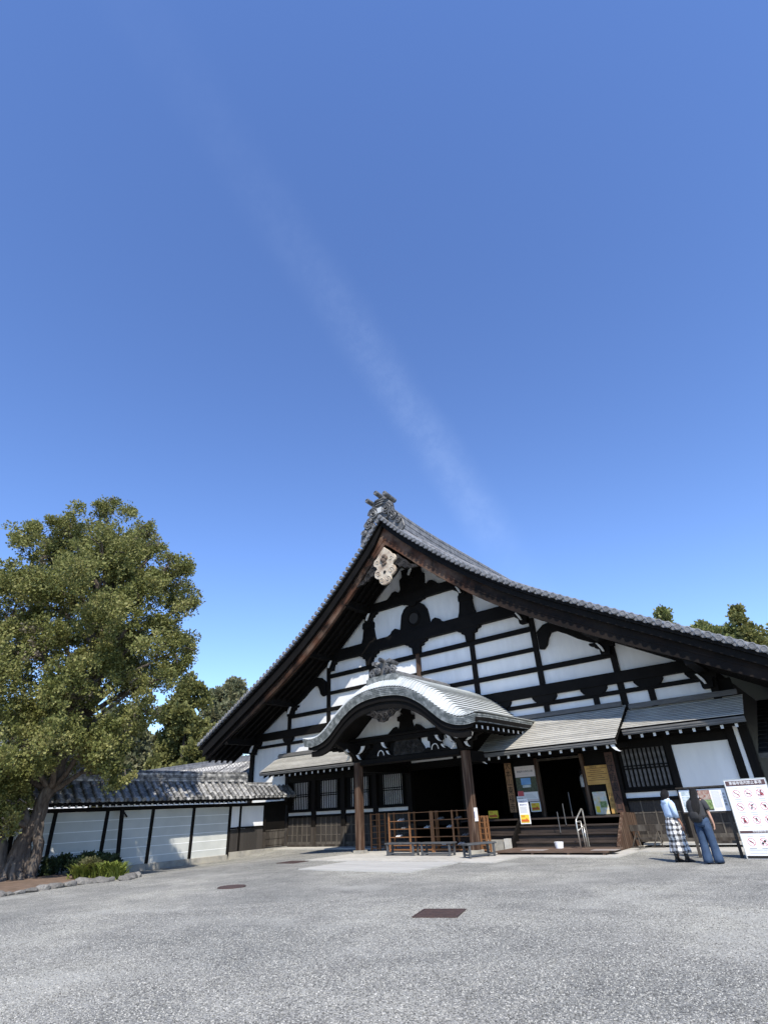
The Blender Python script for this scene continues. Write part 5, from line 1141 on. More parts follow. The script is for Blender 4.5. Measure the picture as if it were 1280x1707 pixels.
XL = [(-8.27, -12.36, 14.65, 0.57), (-8.95, -11.72, 15.31, 0.56), (-6.37, -14.91, 13.14, 0.5), (-9.03, -13.48, 13.21, 0.84), (-9.31, -12.77, 13.69, 0.66), (-6.63, -16.38, 11.47, 0.72), (-6.01, -13.7, 12.19, 0.73), (-9.95, -13.81, 13.22, 0.93), (-11.81, -12.54, 14.09, 0.87), (-8.8, -16.01, 12.09, 0.41), (-5.02, -10.45, 11.54, 0.38), (-5.72, -9.98, 11.47, 0.59), (-4.16, -12.58, 9.88, 0.8), (-5.98, -12.82, 11.28, 1.08), (-6.75, -11.6, 11.53, 0.85), (-3.23, -15.91, 9.29, 0.98), (-3.22, -11.34, 8.89, 0.44), (-7.87, -13.77, 10.03, 1.06), (-9.65, -11.71, 10.93, 0.91), (-6.98, -15.78, 9.62, 1.08), (-10.35, -13.94, 10.56, 1.12), (-11.59, -12.26, 11.15, 1.25), (-9.15, -16.34, 9.8, 1.11), (-5.31, -10.39, 9.87, 0.92), (-6.03, -10.06, 10.15, 0.91), (-3.1, -14.22, 8.3, 0.86), (-10.18, -11.02, 9.34, 0.83), (-10.86, -9.36, 9.32, 1.07), (-7.67, -13.47, 8.25, 0.81), (-4.15, -10.17, 7.28, 0.38), (-2.23, -13.01, 6.68, 0.7), (-8.27, -13.53, 7.54, 1.05), (-8.33, -12.12, 7.8, 0.9), (-6.14, -16.31, 6.48, 1.18), (-11.73, -14.12, 9.04, 1.33), (-9.18, -18.01, 7.49, 1.28), (-8.56, -9.79, 8.11, 0.74), (-8.57, -9.18, 7.59, 0.82), (-6.49, -12.44, 7.25, 0.72), (-2.5, -12.16, 5.99, 0.5), (-6.11, -13.17, 5.63, 0.72), (-7.96, -11.1, 6.51, 0.89), (-4.43, -14.76, 5.63, 0.91), (-8.46, -13.04, 5.57, 1.31), (-9.61, -12.31, 5.47, 1.21), (-6.35, -16.22, 5.21, 1.24), (-6.03, -10.43, 5.24, 0.48), (-4.04, -12.93, 4.6, 0.67), (-11.37, -15.07, 5.96, 1.06), (-10.15, -17.02, 5.87, 1.25), (-6.21, -11.12, 4.17, 0.58), (-4.1, -13.01, 3.49, 0.66), (-5.67, -12.55, 3.91, 0.88), (-7.44, -11.48, 3.95, 0.69), (-4.21, -14.8, 3.75, 0.7), (-7.63, -13.47, 3.51, 0.71), (-8.31, -12.65, 3.98, 0.93), (-5.48, -15.98, 3.27, 0.87), (-8.92, -14.09, 3.17, 0.88), (-7.64, -15.83, 2.79, 0.72), (-7.87, -13.72, 2.1, 0.52), (-8.72, -12.09, 2.76, 0.34), (-6.63, -15.51, 2.55, 0.4), (-6.83, -11.92, 12.54, 0.86), (-7.88, -10.78, 13.3, 0.54), (-4.99, -14.33, 10.6, 0.92), (-10.08, -12.24, 12.33, 0.91), (-10.56, -11.48, 12.53, 0.76), (-7.32, -16.03, 9.78, 0.78), (-7.18, -11.07, 11.11, 0.87), (-7.75, -10.46, 11.42, 0.79), (-5.46, -13.9, 9.16, 0.73), (-7.06, -11.56, 8.08, 0.79), (-7.46, -9.93, 8.25, 0.78), (-5.1, -13.25, 7.02, 0.63), (-7.98, -13.95, 2.55, 0.5), (-8.58, -13.54, 3.13, 0.6), (-7.21, -15.78, 2.56, 0.51), (-8.7, -13.62, 1.95, 0.44), (-6.15, -16.71, 1.55, 0.34), (-7.19, -16.07, 1.57, 0.35), (-6.3, -10.73, 10.89, 0.66), (-7.04, -9.95, 10.72, 0.65), (-4.07, -13.78, 8.75, 0.83), (-7.09, -11.96, 8.27, 0.78), (-7.59, -10.93, 8.85, 0.6), (-4.69, -14.57, 7.87, 0.72), (-5.59, -10.45, 8.88, 0.67), (-5.94, -9.5, 8.39, 0.71), (-3.55, -13.67, 7.53, 0.59), (-6.86, -12.65, 6.67, 0.73), (-8.04, -11.11, 7.07, 0.7), (-5.5, -14.45, 6.17, 0.79), (-6.2, -11.36, 6.53, 0.73), (-7.63, -10.03, 6.99, 0.78), (-4.13, -14.28, 5.98, 0.72), (-5.01, -10.59, 6.36, 0.45), (-6.49, -9.29, 7.02, 0.47), (-4.05, -13.26, 5.63, 0.45), (-6.14, -13.39, 4.57, 0.54), (-7.9, -11.92, 5.18, 0.55), (-5.66, -14.88, 4.2, 0.58), (-9.43, -12.93, 12.4, 0.71), (-9.79, -13.0, 12.12, 0.63), (-7.7, -16.25, 10.37, 0.55), (-7.01, -12.24, 11.95, 0.61), (-7.52, -11.67, 12.68, 0.73), (-4.91, -15.07, 9.96, 0.64), (-9.66, -13.95, 9.07, 0.77), (-10.42, -12.84, 9.93, 0.83), (-7.63, -16.35, 7.74, 0.86), (-10.55, -14.37, 7.35, 0.69), (-10.46, -13.91, 7.01, 0.91), (-8.34, -16.76, 6.14, 0.78), (-6.45, -11.06, 12.45, 0.61), (-3.93, -13.36, 10.98, 0.47)]
JT = thing('juniper_tree', (-7.5, -13.6, 0), 'big gnarled juniper tree leaning out of the planted bed on the left', 'tree')
tk = [(-7.5, -13.6, -.15), (-7.58, -13.66, .67), (-7.34, -13.48, 1.52), (-7.06, -13.27, 2.61), (-6.89, -13.14, 3.76), (-6.73, -13.02, 4.99), (-6.6, -12.92, 6.29), (-6.56, -12.88, 7.69), (-6.7, -12.99, 9.71), (-7.15, -13.34, 12.8)]
limbs = [(tk, .33, .06), ([(-7.7, -13.9, -.15), (-7.9, -14.1, 1.0), (-8.2, -14.6, 2.2), (-8.6, -15.0, 4.2), (-9.2, -15.3, 7.0), (-9.6, -15.3, 11)], .24, .04), ([(-7.35, -13.3, -.1), (-7.2, -13.2, .8), (-7.2, -13.35, 1.7)], .22, .14)]
for k, (fx_, fy_) in enumerate(((.55, .1), (-.45, .35), (.2, -.6), (-.5, -.5), (.5, .55))): limbs.append(([(-7.5 + fx_ * .95, -13.6 + fy_ * .95, -.2), (-7.5 + fx_ * .5, -13.62 + fy_ * .5, .25), (-7.55 + fx_ * .2, -13.65 + fy_ * .2, 1.2)], .15, .10))
lrr = random.Random(5)
for i, (x, y, z, R) in enumerate(LOB):
    c = min(tk[2:-1], key=lambda p: abs(p[2] - z * .72)); a = Vector(c); e = Vector((x, y, z)); mid = a.lerp(e, .5) + Vector((lrr.uniform(-.3, .3), lrr.uniform(-.3, .3), .35))
    limbs.append(([tuple(a), tuple(mid), tuple(e)], .13, .03))
    for _ in range(3):
        t = e + Vector((lrr.gauss(0, 1), lrr.gauss(0, 1), lrr.gauss(0, .8))).normalized() * R * .9; limbs.append(([tuple(mid.lerp(e, .6)), tuple(e.lerp(t, .5) + Vector((0, 0, .15))), tuple(t)], .045, .012))
trunk_obj(JT, limbs, BARK, seed=3)
xr = random.Random(77)
LOB += [(-6.9, -14.5, 2.95, .5), (-6.8, -14.45, 1.65, .36), (-7.1, -14.6, 2.2, .5), (-7.3, -14.9, 1.2, .35), (-4.9, -12.6, 3.3, .5), (-4.75, -12.4, 2.75, .36), (-5.3, -13.0, 3.6, .5)]
fill = []
for (x, y, z, R) in LOB:   # small satellite lobes roughen the outline
    for _ in range(3):
        v = Vector((xr.gauss(0, 1), xr.gauss(0, 1), xr.gauss(0, 1))).normalized() * R * xr.uniform(.7, .95); fill.append((x + v.x, y + v.y, z + v.z * .9, R * xr.uniform(.28, .45)))
crown(LOB, 'crown', LEAF_J, JT, 190, .15, 20, .075, 11, 1.0, .3, nsub=9)
crown(XL, 'crown', LEAF_J, JT, 95, .17, 18, .085, 13, 1.0, .3, nsub=9)
crown(fill, 'crown', LEAF_J, JT, 260, .13, 18, .075, 14, 1.0, .3, nsub=8)
crown([(x, y, z, R * .9) for x, y, z, R in LOB[::2]], 'dry_twigs', LEAF_DRY, JT, 34, .16, 16, .07, 15, 1.0, .3, nsub=9)

def lobes_ellipsoid(cx, cy, z0, z1, rad, n, seed, cone=False):
    rr = random.Random(seed); out = []
    for i in range(n):
        t = rr.random(); z = z0 + (z1 - z0) * t
        R = rad * ((1 - t) ** .8 + .1) if cone else rad * math.sqrt(max(.05, 1 - (2 * t - 1) ** 2))
        a = rr.uniform(0, 6.28); d = R * rr.uniform(.35, .95); out.append((cx + d * math.cos(a), cy + d * math.sin(a), z, rad * (.22 if cone else .36) * rr.uniform(.7, 1.3)))
    return out
def tree(name, label, x, y, z0, z1, rad, m, seed, n=22, cone=False, dens=60, size=.35, tr=.42, group=None):
    o = thing(name, (x, y, 0), label, 'tree', group)
    trunk_obj(o, [([(x, y, 0), (x + .2, y, z0 + (z1 - z0) * .4), (x, y, z1 - .3)], .08 * rad + .12, .05)], BARK_D, seed=seed)
    crown(lobes_ellipsoid(x, y, z0, z1, rad, n, seed, cone), 'crown', m, o, dens, tr, 12, size, seed)
GL, GRR = 'trees behind the garden wall', 'trees showing above the roof on the right'
tree('cedar_tree', 'conical yellowish cedar tree right behind the big juniper', -42.0, 14.0, 2.5, 16.4, 4.2, LEAF_C, 21, 60, True, 60, .32, .45, GL)
tree('cedar_tree', 'shorter cedar between the tall cedar and the corridor roof', -38.5, 15.5, 2, 9.8, 3.4, LEAF_C, 22, 40, True, 60, .32, .45, GL)
tree('broadleaf_tree', 'rounded tree standing highest behind the left end of the gable', -55.5, 30, 11, 19.3, 3.6, LEAF_R, 23, 26, False, 45, .45, .6, GL)
tree('broadleaf_tree', 'thin bluish tree left of the rounded tree behind the gable', -59.8, 30.5, 9, 17.2, 2.2, LEAF_R, 24, 22, True, 40, .4, .5, GL)
tree('broadleaf_tree', 'low dense tree below the rounded tree behind the gable', -57.5, 28, 3, 13.6, 5.0, LEAF_R, 25, 36, False, 40, .45, .6, GL)
tree('broadleaf_tree', 'brown-green tree behind the corridor at the left', -66, 30, 2, 13.5, 5.5, LEAF_B, 26, 36, False, 36, .5, .6, GL)
tree('broadleaf_tree', 'olive tree filling the gap between juniper and cedar', -50.5, 11, 2, 12.2, 5.0, LEAF_R, 28, 36, False, 40, .42, .55, GL)
tree('broadleaf_tree', 'dull tree behind the corridor roof, low on the left', -60, 16, 1, 11.5, 6.0, LEAF_B, 29, 36, False, 36, .5, .6, GL)
tree('broadleaf_tree', 'broad tree behind the small hall at far left', -52, 4, 2, 12, 5.5, LEAF_R, 27, 36, False, 36, .5, .6, GL)
for i, (x, zt, rad, cone, mm, lb) in enumerate(((4.4, 19.6, 1.5, True, LEAF_G, 'pointed tree alone just above the right roof slope'), (7.2, 17.4, 1.9, False, LEAF_G, 'rounded pale tree left of the tallest pointed tree on the right'), (8.9, 17.0, 1.5, True, LEAF_G, 'small dull tree beside the rounded pale tree'), (11.0, 18.2, 1.4, True, LEAF_C, 'tallest pointed tree above the right end of the roof'), (12.3, 16.0, 1.2, True, LEAF_C, 'low pointed tree right of the tallest pointed one'), (14.0, 17.4, 1.5, True, LEAF_G, 'tree cut by the right picture edge'), (9.9, 16.2, 1.6, False, LEAF_G, 'bushy tree filling the gap below the tallest pointed tree'))):
    tree('hill_tree', lb, x, 40 + (i % 3) * 1.5, zt - (8.3 if cone else 6.8), zt - .8, rad * (1.3 if cone else 1.1), mm, 40 + i, 34, cone, 110, .26, .34, GRR)

# planted bed with soil, rocks and low plants
bedp = [(-9.1, -11.3), (-6, -10.9), (-3.6, -11.6), (-3.05, -12.2), (-3.6, -13.2), (-3.3, -14.2), (-3.0, -15.4), (-2.8, -16.8), (-9.1, -18)]
bd = MB()
cxb, cyb = -6.4, -14
vs = [(cxb, cyb, .08)] + [(x + (cxb - x) * .35, y + (cyb - y) * .35, .05) for x, y in bedp] + [(x, y, -.12) for x, y in bedp]
n = len(bedp); bd.add(vs, [(0, 1 + i, 1 + (i + 1) % n) for i in range(n)] + [(1 + i, 1 + n + i, 1 + n + (i + 1) % n, 1 + (i + 1) % n) for i in range(n)])
tag(bd.build('planting_bed', SOIL), 'bare brown soil bed under the juniper', None, None, 'structure')
def rock(seed):
    rr = random.Random(seed); bm = bmesh.new(); bmesh.ops.create_icosphere(bm, subdivisions=2, radius=1)
    for v in bm.verts:
        v.co *= rr.uniform(.8, 1.1); v.co.z *= .62; v.co.x = max(-.8, min(.85, v.co.x))
    me = bpy.data.meshes.new('edging_stone'); bm.to_mesh(me); bm.free(); me.materials.append(ROCK); return me
rocks = [rock(i) for i in range(5)]
rr = random.Random(9); k = 0; pos = []
for i in range(2, 7):
    a, c = Vector(bedp[i]), Vector(bedp[i + 1]); ln = (c - a).length; t = 0
    while t < ln:
        pos.append(a.lerp(c, t / ln)); t += rr.uniform(.22, .42)
for k, p in enumerate(pos):
    s_ = rr.uniform(.14, .26)
    o = inst(rocks[k % 5], 'edging_stone', (p.x + rr.uniform(-.06, .06), p.y + rr.uniform(-.05, .05), gz(p.x, p.y) + .02), (rr.uniform(-.2, .2), rr.uniform(-.2, .2), rr.uniform(0, 6)), (s_ * 1.2, s_, s_ * rr.uniform(.7, 1.1)))
    tag(o, 'rough edging stone of the juniper bed, ' + ('in the stretch below the fern clump' if k < len(pos) / 3 else 'in the stretch before the trunk' if k < len(pos) * 2 / 3 else 'in the stretch at the left picture edge'), 'stone', 'stones edging the juniper bed')
def shrub(name, label, lobes, m, dens, size, tr, seed, tn=14, up_bias=.6):
    x, y = lobes[0][0], lobes[0][1]; o = thing(name, (x, y, 0), label, 'shrub')
    trunk_obj(o, [([(x, y, -.05), (x + .05, y, lobes[0][2] * .6), (x, y, lobes[0][2])], .03, .01)], BARK_D, 'stem', seed)
    crown(lobes, 'foliage', m, o, dens, tr, tn, size, seed, .75, .3, up_bias=up_bias); return o
shrub('low_hedge', 'dark low hedge between the juniper and the white wall', [(-8.3, -11.9, .25, .5), (-8.0, -11.2, .25, .5), (-7.4, -11.4, .25, .45), (-7.9, -12.6, .25, .45), (-6.9, -11.7, .22, .4), (-6.5, -12.1, .22, .38), (-8.4, -10.6, .25, .45), (-7.7, -10.3, .22, .4), (-6.2, -11.4, .2, .35)], LEAF_H, 420, .07, .12, 31)
shrub('brown_shrub', 'brownish green shrub beside the bright ferns', [(-5.35, -12.2, .32, .42), (-5.0, -12.45, .3, .36), (-5.6, -12.0, .25, .3)], LEAF_B, 420, .06, .11, 32)
# fern clump: long arching fronds
fr = thing('fern_clump', (-4.3, -12.1, 0), 'bright yellow-green fern clump at the corner of the bed', 'plant')
fb = MB(); rr = random.Random(12)
for _ in range(700):
    cx, cy = rr.choice(((-4.1, -12.05), (-4.5, -12.25), (-3.8, -12.15), (-4.9, -12.7), (-4.3, -11.95))); a = rr.uniform(0, 6.28); ln = rr.uniform(.2, .66); x = cx + rr.gauss(0, .12); y = cy + rr.gauss(0, .12)
    pts = [(x + math.cos(a) * ln * t * .7, y + math.sin(a) * ln * t * .7, -.02 + ln * (1.55 * t - .8 * t * t)) for t in (0, .3, .6, .85, 1)]
    sx, sy = -math.sin(a), math.cos(a)
    for j in range(4):
        w0, w1 = (.008, .026, .022, .012, .003)[j], (.008, .026, .022, .012, .003)[j + 1]
        p, q_ = pts[j], pts[j + 1]
        fb.v += [(p[0] - sx * w0, p[1] - sy * w0, p[2]), (p[0] + sx * w0, p[1] + sy * w0, p[2]), (q_[0] + sx * w1, q_[1] + sy * w1, q_[2]), (q_[0] - sx * w1, q_[1] - sy * w1, q_[2])]
        m_ = len(fb.v); fb.f.append((m_ - 4, m_ - 3, m_ - 2, m_ - 1))
raw_build(fb, 'fronds', LEAF_F, fr)

# ------------------------------------------------------------------ people
def skin_body(name, joints, edges, m, parent):
    me = bpy.data.meshes.new(name); me.from_pydata([j[:3] for j in joints], edges, []); me.update()
    o = bpy.data.objects.new(name, me); COL.objects.link(o)
    o.modifiers.new('skin', 'SKIN'); me.skin_vertices or None
    if not me.skin_vertices:
        bm = bmesh.new(); bm.from_mesh(me); bm.verts.layers.skin.verify(); bm.to_mesh(me); bm.free()
    for i, j in enumerate(joints):
        sv = me.skin_vertices[0].data[i]; sv.radius = (j[3], j[4] if len(j) > 4 else j[3]); sv.use_root = (i == 0)
    s_ = o.modifiers.new('sub', 'SUBSURF'); s_.levels = 2; s_.render_levels = 2
    bpy.context.view_layer.update()
    dg = bpy.context.evaluated_depsgraph_get(); nm = bpy.data.meshes.new_from_object(o.evaluated_get(dg))
    bpy.data.objects.remove(o); nm.name = name; nm.materials.clear(); nm.materials.append(m)
    for p in nm.polygons: p.use_smooth = True
    o = bpy.data.objects.new(name, nm); COL.objects.link(o); o.parent = parent; return o
def ringv(cx, cy, z, rx, ry, n=20, wav=0, ph=0, k=6):
    return [(cx + (rx + wav * math.sin(k * a + ph)) * math.cos(a), cy + (ry + wav * math.sin(k * a + ph)) * math.sin(a), z) for a in [2 * math.pi * i / n for i in range(n)]]
def human(name, label, loc, rz, skin, armR, armL, legs, head_turn=0.0):
    """local frame: facing +y, x to the figure's right, height 1.6"""
    o = thing(name, loc, label, 'person'); o.rotation_euler.z = rz
    J = [(0, 0, .90, .13, .10), (0, .0, 1.02, .115, .085), (0, -.01, 1.18, .125, .09), (0, -.01, 1.31, .14, .085), (0, 0, 1.39, .06, .055), (0, .015, 1.45, .05, .052), (0, .02, 1.50, .065, .08), (0, .02, 1.545, .068, .088), (0, .015, 1.585, .045, .06), (0, .105, 1.49, .014, .012)]
    E_ = [(0, 1), (1, 2), (2, 3), (3, 4), (4, 5), (5, 6), (6, 7), (7, 8), (6, 9)]
    def chain(start, pts):
        p = start
        for q in pts: J.append(q); E_.append((p, len(J) - 1)); p = len(J) - 1
        return p
    for s_, arm in ((1, armR), (-1, armL)):
        w_ = chain(3, [(s_ * .15, -.01, 1.315, .052)] + [(s_ * a[0], a[1], a[2], a[3]) for a in arm])
        wx, wy_, wz = s_ * arm[-1][0], arm[-1][1], arm[-1][2]
        palm = chain(w_, [(wx, wy_ + .015, wz - .05, .022, .034)])
        for f_, (dy, ln) in enumerate(((.028, .062), (.010, .072), (-.008, .068), (-.024, .055))): chain(palm, [(wx - s_ * .004, wy_ + .018 + dy, wz - .085, .0085), (wx - s_ * .012, wy_ + .020 + dy, wz - .085 - ln * .5, .0082), (wx - s_ * .026, wy_ + .016 + dy, wz - .085 - ln * .85, .007)])
        chain(w_, [(wx - s_ * .004, wy_ + .045, wz - .04, .010), (wx - s_ * .01, wy_ + .060, wz - .075, .009), (wx - s_ * .014, wy_ + .062, wz - .10, .0075)])
    for s_, lg in ((1, legs[0]), (-1, legs[1])): chain(0, [(s_ * .09, 0, .82, .085), (lg[0][0], lg[0][1], lg[0][2], .058), (lg[1][0], lg[1][1], lg[1][2], .04), (lg[1][0], lg[1][1] + .12, .03, .03)])
    skin_body('body', J, E_, skin, o); return o
def part(o, b, name, m, smooth=True): return b.build(name, m, o, smooth, local=True)
def shoe_at(o, x, y, m, ln=.25, rot=0.0):
    b = MB(); prof = [(-.07, .034, .09), (-.03, .042, .10), (.03, .042, .085), (.09, .046, .06), (.14, .042, .045), (.175, .02, .028)]
    c, s_ = math.cos(rot), math.sin(rot)
    rings = []
    for d, w_, h in prof:
        rings.append([(x + w_ * math.cos(a) * c - d * s_, y + d * c + w_ * math.cos(a) * s_, max(.0, h * (.5 + .5 * math.sin(a)))) for a in [k * math.pi / 5 for k in range(10)]])
    b.loft(rings); part(o, b, 'shoe', m)

# woman in jeans with the backpack
W1 = human('person', 'woman in charcoal tee and wide blue jeans with black backpack, facing the board', (12.0, -5.72, 0), -.10, SKIN,
           [(.205, -.01, 1.12, .040), (.235, .01, .93, .031), (.245, .035, .84, .024)], [(.19, .02, 1.12, .040), (.17, .12, .98, .031), (.13, .22, 1.02, .024)],
           (((.10, .03, .46), (.12, .02, .07)), ((-.09, -.01, .46), (-.08, -.05, .07))))
b = MB(); b.loft([ringv(0, 0, .93, .172, .125), ringv(0, -.005, 1.02, .158, .115), ringv(0, -.01, 1.15, .168, .118), ringv(0, -.01, 1.25, .185, .118), ringv(0, -.01, 1.32, .175, .105), ringv(0, -.005, 1.37, .105, .08), ringv(0, .0, 1.40, .07, .066)])
part(W1, b, 'shirt', TEE)
for s_, e in ((1, (.222, .0, 1.13)), (-1, (-.205, .03, 1.13))):
    b = MB(); b.tube([(s_ * .12, -.01, 1.325), (s_ * .17, -.01, 1.28), (s_ * .20, -.005, 1.20), e], [.07, .075, .07, .068], 12); part(W1, b, 'sleeve', TEE)
b = MB(); b.loft([ringv(0, 0, .98, .162, .118), ringv(0, -.01, .92, .178, .138), ringv(0, -.012, .84, .188, .148), ringv(0, -.005, .77, .185, .13)]); part(W1, b, 'waistband', DENIM)
for s_, kx, ky, ax_, ay in ((1, .10, .03, .13, .03), (-1, -.09, -.01, -.085, -.05)):
    b = MB(); b.loft([ringv(s_ * .085, -.005, .86, .10, .135, 16), ringv(s_ * .092, 0, .70, .098, .115, 16), ringv(kx, ky, .48, .092, .10, 16, .004), ringv((kx + ax_) / 2, (ky + ay) / 2, .28, .098, .105, 16, .006, 1), ringv(ax_, ay, .10, .108, .118, 16, .007, 2), ringv(ax_ + .0, ay, .03, .112, .125, 16, .008, 2)]); part(W1, b, 'trouser_leg', DENIM)
shoe_at(W1, .13, .05, SHOE, rot=-.25); shoe_at(W1, -.09, -.02, SHOE, rot=.1)
b = MB()
b.loft([ringv(0, .0, 1.625, .012, .014, 18), ringv(0, .0, 1.617, .045, .05, 18), ringv(0, -.0, 1.595, .072, .082, 18), ringv(0, -.008, 1.55, .090, .100, 18, .002), ringv(0, -.02, 1.49, .093, .098, 18, .003), ringv(0, -.06, 1.42, .088, .085, 18, .004), ringv(.005, -.14, 1.34, .10, .085, 18, .006), ringv(.01, -.19, 1.24, .105, .085, 18, .008, 1), ringv(.015, -.23, 1.13, .085, .07, 18, .008, 2), ringv(.015, -.25, 1.04, .05, .05, 18, .007), ringv(.015, -.25, .99, .015, .02, 18, .003)]); part(W1, b, 'hair', HAIR)
BP = thing('backpack', (12.0, -5.72, 0), 'black backpack slung low on the back of the woman in jeans', 'backpack'); BP.rotation_euler.z = -.10
b = MB(); b.loft([ringv(-.05, -.15, 1.36, .05, .03, 16), ringv(-.05, -.165, 1.33, .10, .055, 16), ringv(-.05, -.185, 1.24, .125, .075, 16), ringv(-.05, -.20, 1.10, .14, .09, 16), ringv(-.045, -.205, .97, .145, .095, 16), ringv(-.04, -.195, .90, .13, .08, 16), ringv(-.04, -.19, .87, .07, .04, 16)]); part(BP, b, 'bag', BAG)
b = MB(); b.loft([ringv(-.045, -.285, 1.11, .05, .01, 14), ringv(-.045, -.295, 1.08, .095, .02, 14), ringv(-.04, -.30, .98, .105, .022, 14), ringv(-.04, -.285, .92, .085, .015, 14)]); part(BP, b, 'front_pocket', BAG)
for s_ in (-1, 1):
    b = MB(); b.tube([(s_ * .08 - .03, -.14, 1.33), (s_ * .115, -.03, 1.39), (s_ * .13, .08, 1.33), (s_ * .15, .10, 1.2), (s_ * .16, -.02, 1.03), (s_ * .12 - .03, -.12, .95)], .018, 6); part(BP, b, 'strap', BAG)

# woman in pale blue shirt and checked skirt
CHECK = bpy.data.materials.new('black_white_check'); CHECK.use_nodes = True
t_ = CHECK.node_tree; pbs = t_.nodes['Principled BSDF']; pbs.inputs['Roughness'].default_value = .9
tcn = t_.nodes.new('ShaderNodeTexCoord'); sxn = t_.nodes.new('ShaderNodeSeparateXYZ'); t_.links.new(tcn.outputs['Object'], sxn.inputs[0])
def pm(op, a, v):
    n = t_.nodes.new('ShaderNodeMath'); n.operation = op
    for q_, k_ in ((a, 0), (v, 1)):
        if isinstance(q_, (int, float)): n.inputs[k_].default_value = q_
        else: t_.links.new(q_, n.inputs[k_])
    return n.outputs[0]
nz = t_.nodes.new('ShaderNodeTexNoise'); nz.inputs['Scale'].default_value = 7; t_.links.new(tcn.outputs['Object'], nz.inputs['Vector'])
wv_ = pm('MULTIPLY', nz.outputs['Fac'], .09)
ang_ = pm('ARCTAN2', sxn.outputs[0], sxn.outputs[1])
h1 = pm('GREATER_THAN', pm('SINE', pm('ADD', pm('MULTIPLY', ang_, 10.0), pm('MULTIPLY', wv_, 60)), 0), .05); h2 = pm('GREATER_THAN', pm('SINE', pm('MULTIPLY', pm('ADD', sxn.outputs[2], wv_), 52.0), 0), .05)
sm_ = pm('MULTIPLY', pm('ADD', h1, h2), .5); crp = t_.nodes.new('ShaderNodeValToRGB'); crp.color_ramp.interpolation = 'CONSTANT'; t_.links.new(sm_, crp.inputs[0])
ee = crp.color_ramp.elements; ee[0].color = (.72, .72, .71, 1); ee[1].position = .8; ee[1].color = (.03, .03, .033, 1); e3 = ee.new(.3); e3.color = (.24, .24, .245, 1)
t_.links.new(crp.outputs[0], pbs.inputs['Base Color'])
W2 = human('person', 'woman in pale blue shirt and black and white checked skirt', (11.24, -5.40, 0), -.75, SKIN2,
           [(.20, .0, 1.10, .040), (.215, .05, .92, .030), (.22, .10, .82, .024)], [(.19, .02, 1.12, .040), (.18, .10, .98, .031), (.15, .18, .92, .024)],
           (((.08, .05, .46), (.09, .10, .07)), ((-.08, -.02, .46), (-.08, -.06, .07))))
b = MB(); b.loft([ringv(0, 0, .98, .165, .13, 20, .008), ringv(0, -.005, 1.06, .172, .135, 20, .006), ringv(0, -.01, 1.18, .18, .13), ringv(0, -.01, 1.27, .19, .125), ringv(0, -.01, 1.33, .18, .11), ringv(0, -.015, 1.38, .11, .09), ringv(0, -.01, 1.42, .08, .075)]); part(W2, b, 'shirt', PALEBLUE)
for s_, pth in ((1, [(.12, -.01, 1.33), (.17, -.01, 1.27), (.205, .0, 1.12), (.215, .03, .97)]), (-1, [(-.12, -.01, 1.33), (-.17, .0, 1.27), (-.195, .02, 1.12), (-.185, .09, .99)])):
    b = MB(); b.tube(pth, [.07, .082, .066, .052], 12); part(W2, b, 'sleeve', PALEBLUE)
b = MB(); b.loft([ringv(0, -.05, 1.40, .10, .05, 16), ringv(0, -.085, 1.37, .13, .04, 16), ringv(0, -.10, 1.30, .10, .035, 16), ringv(0, -.10, 1.26, .04, .02, 16)]); part(W2, b, 'hood', PALEBLUE)
b = MB(); b.loft([ringv(0, 0, 1.02, .14, .11, 28), ringv(0, -.01, .92, .18, .145, 28, .006), ringv(0, -.005, .78, .20, .165, 28, .012, 0, 7), ringv(0, .0, .62, .215, .185, 28, .018, .5, 7), ringv(0, 0, .56, .235, .205, 28, .022, .8, 7), ringv(0, 0, .53, .205, .18, 28, .015, .8, 7), ringv(0, 0, .38, .225, .20, 28, .025, 1.2, 7), ringv(0, 0, .24, .25, .225, 28, .03, 1.5, 7), ringv(0, .0, .20, .245, .22, 28, .032, 1.5, 7)]); part(W2, b, 'skirt', CHECK)
for x, y in ((.09, .10), (-.08, -.06)):
    b = MB(); b.loft([ringv(x, y - .01, .04, .048, .06, 12), ringv(x, y - .02, .14, .045, .052, 12), ringv(x, y - .02, .24, .05, .055, 12)]); part(W2, b, 'boot_shaft', SHOE); shoe_at(W2, x, y, SHOE)
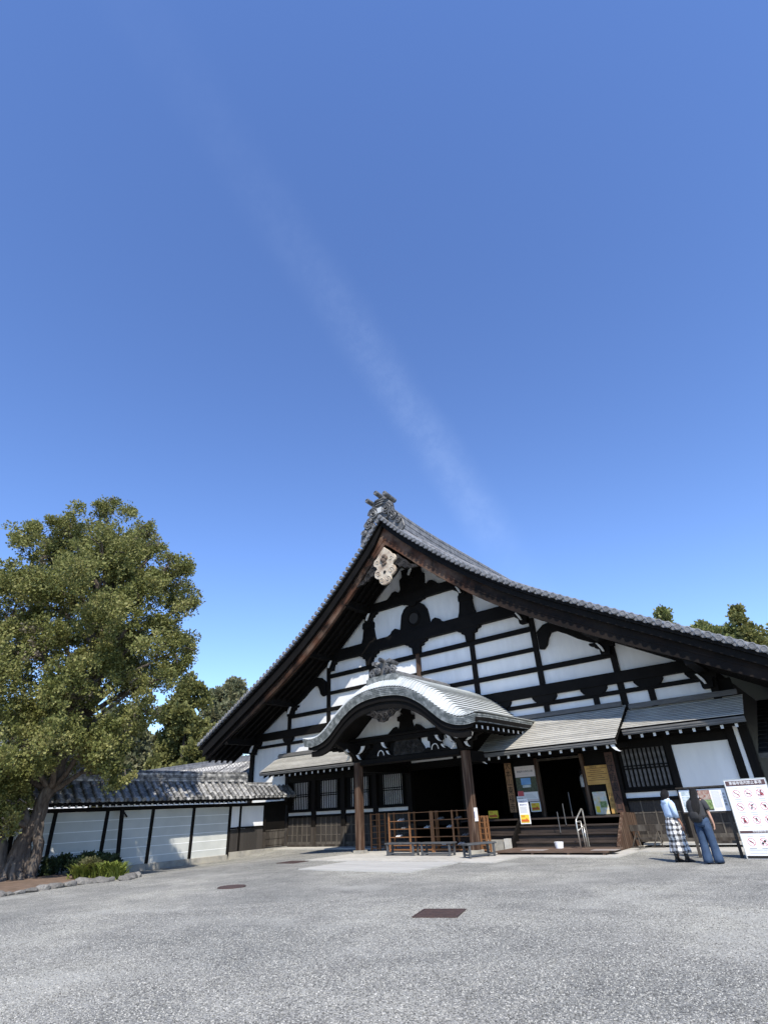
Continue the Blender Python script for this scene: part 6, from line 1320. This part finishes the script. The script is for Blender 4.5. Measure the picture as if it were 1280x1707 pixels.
b = MB(); b.loft([ringv(0, .0, 1.625, .012, .014, 18), ringv(0, .0, 1.617, .045, .05, 18), ringv(0, -.0, 1.595, .074, .084, 18), ringv(0, -.01, 1.545, .10, .108, 18, .003), ringv(0, -.025, 1.49, .105, .105, 18, .005), ringv(0, -.045, 1.43, .095, .08, 18, .006, 1), ringv(0, -.07, 1.37, .07, .05, 18, .006, 2), ringv(0, -.075, 1.32, .03, .02, 18)]); part(W2, b, 'hair', HAIR)

# visitor just inside the doorway
W3 = human('person', 'visitor in pale top standing in the dark doorway', (6.72, 1.1, .97), -1.2, SKIN,
           [(.19, .03, 1.12, .040), (.18, .15, 1.0, .031), (.14, .24, 1.04, .024)], [(.19, .03, 1.12, .040), (.18, .14, 1.0, .031), (.14, .22, 1.02, .024)],
           (((.09, .02, .46), (.09, .0, .07)), ((-.09, -.02, .46), (-.09, -.02, .07))))
b = MB(); b.loft([ringv(0, 0, .92, .18, .13), ringv(0, -.005, 1.05, .17, .125), ringv(0, -.01, 1.2, .18, .125), ringv(0, -.01, 1.32, .175, .105), ringv(0, -.005, 1.39, .08, .07)]); part(W3, b, 'shirt', PAPER)
for s_ in (1, -1):
    b = MB(); b.tube([(s_ * .12, -.01, 1.33), (s_ * .17, .0, 1.27), (s_ * .195, .03, 1.12), (s_ * .185, .12, 1.02)], [.07, .075, .062, .05], 12); part(W3, b, 'sleeve', PAPER)
    b = MB(); b.loft([ringv(s_ * .085, 0, .95, .10, .13, 16), ringv(s_ * .09, 0, .5, .085, .09, 16), ringv(s_ * .09, 0, .06, .07, .08, 16)]); part(W3, b, 'trouser_leg', INK)
    shoe_at(W3, s_ * .09, 0, SHOE)
b = MB(); b.loft([ringv(0, .0, 1.625, .012, .014, 18), ringv(0, .0, 1.617, .045, .05, 18), ringv(0, -.0, 1.595, .074, .084, 18), ringv(0, -.01, 1.545, .098, .106, 18), ringv(0, -.025, 1.48, .098, .09, 18), ringv(0, -.04, 1.42, .07, .05, 18)]); part(W3, b, 'hair', HAIR)
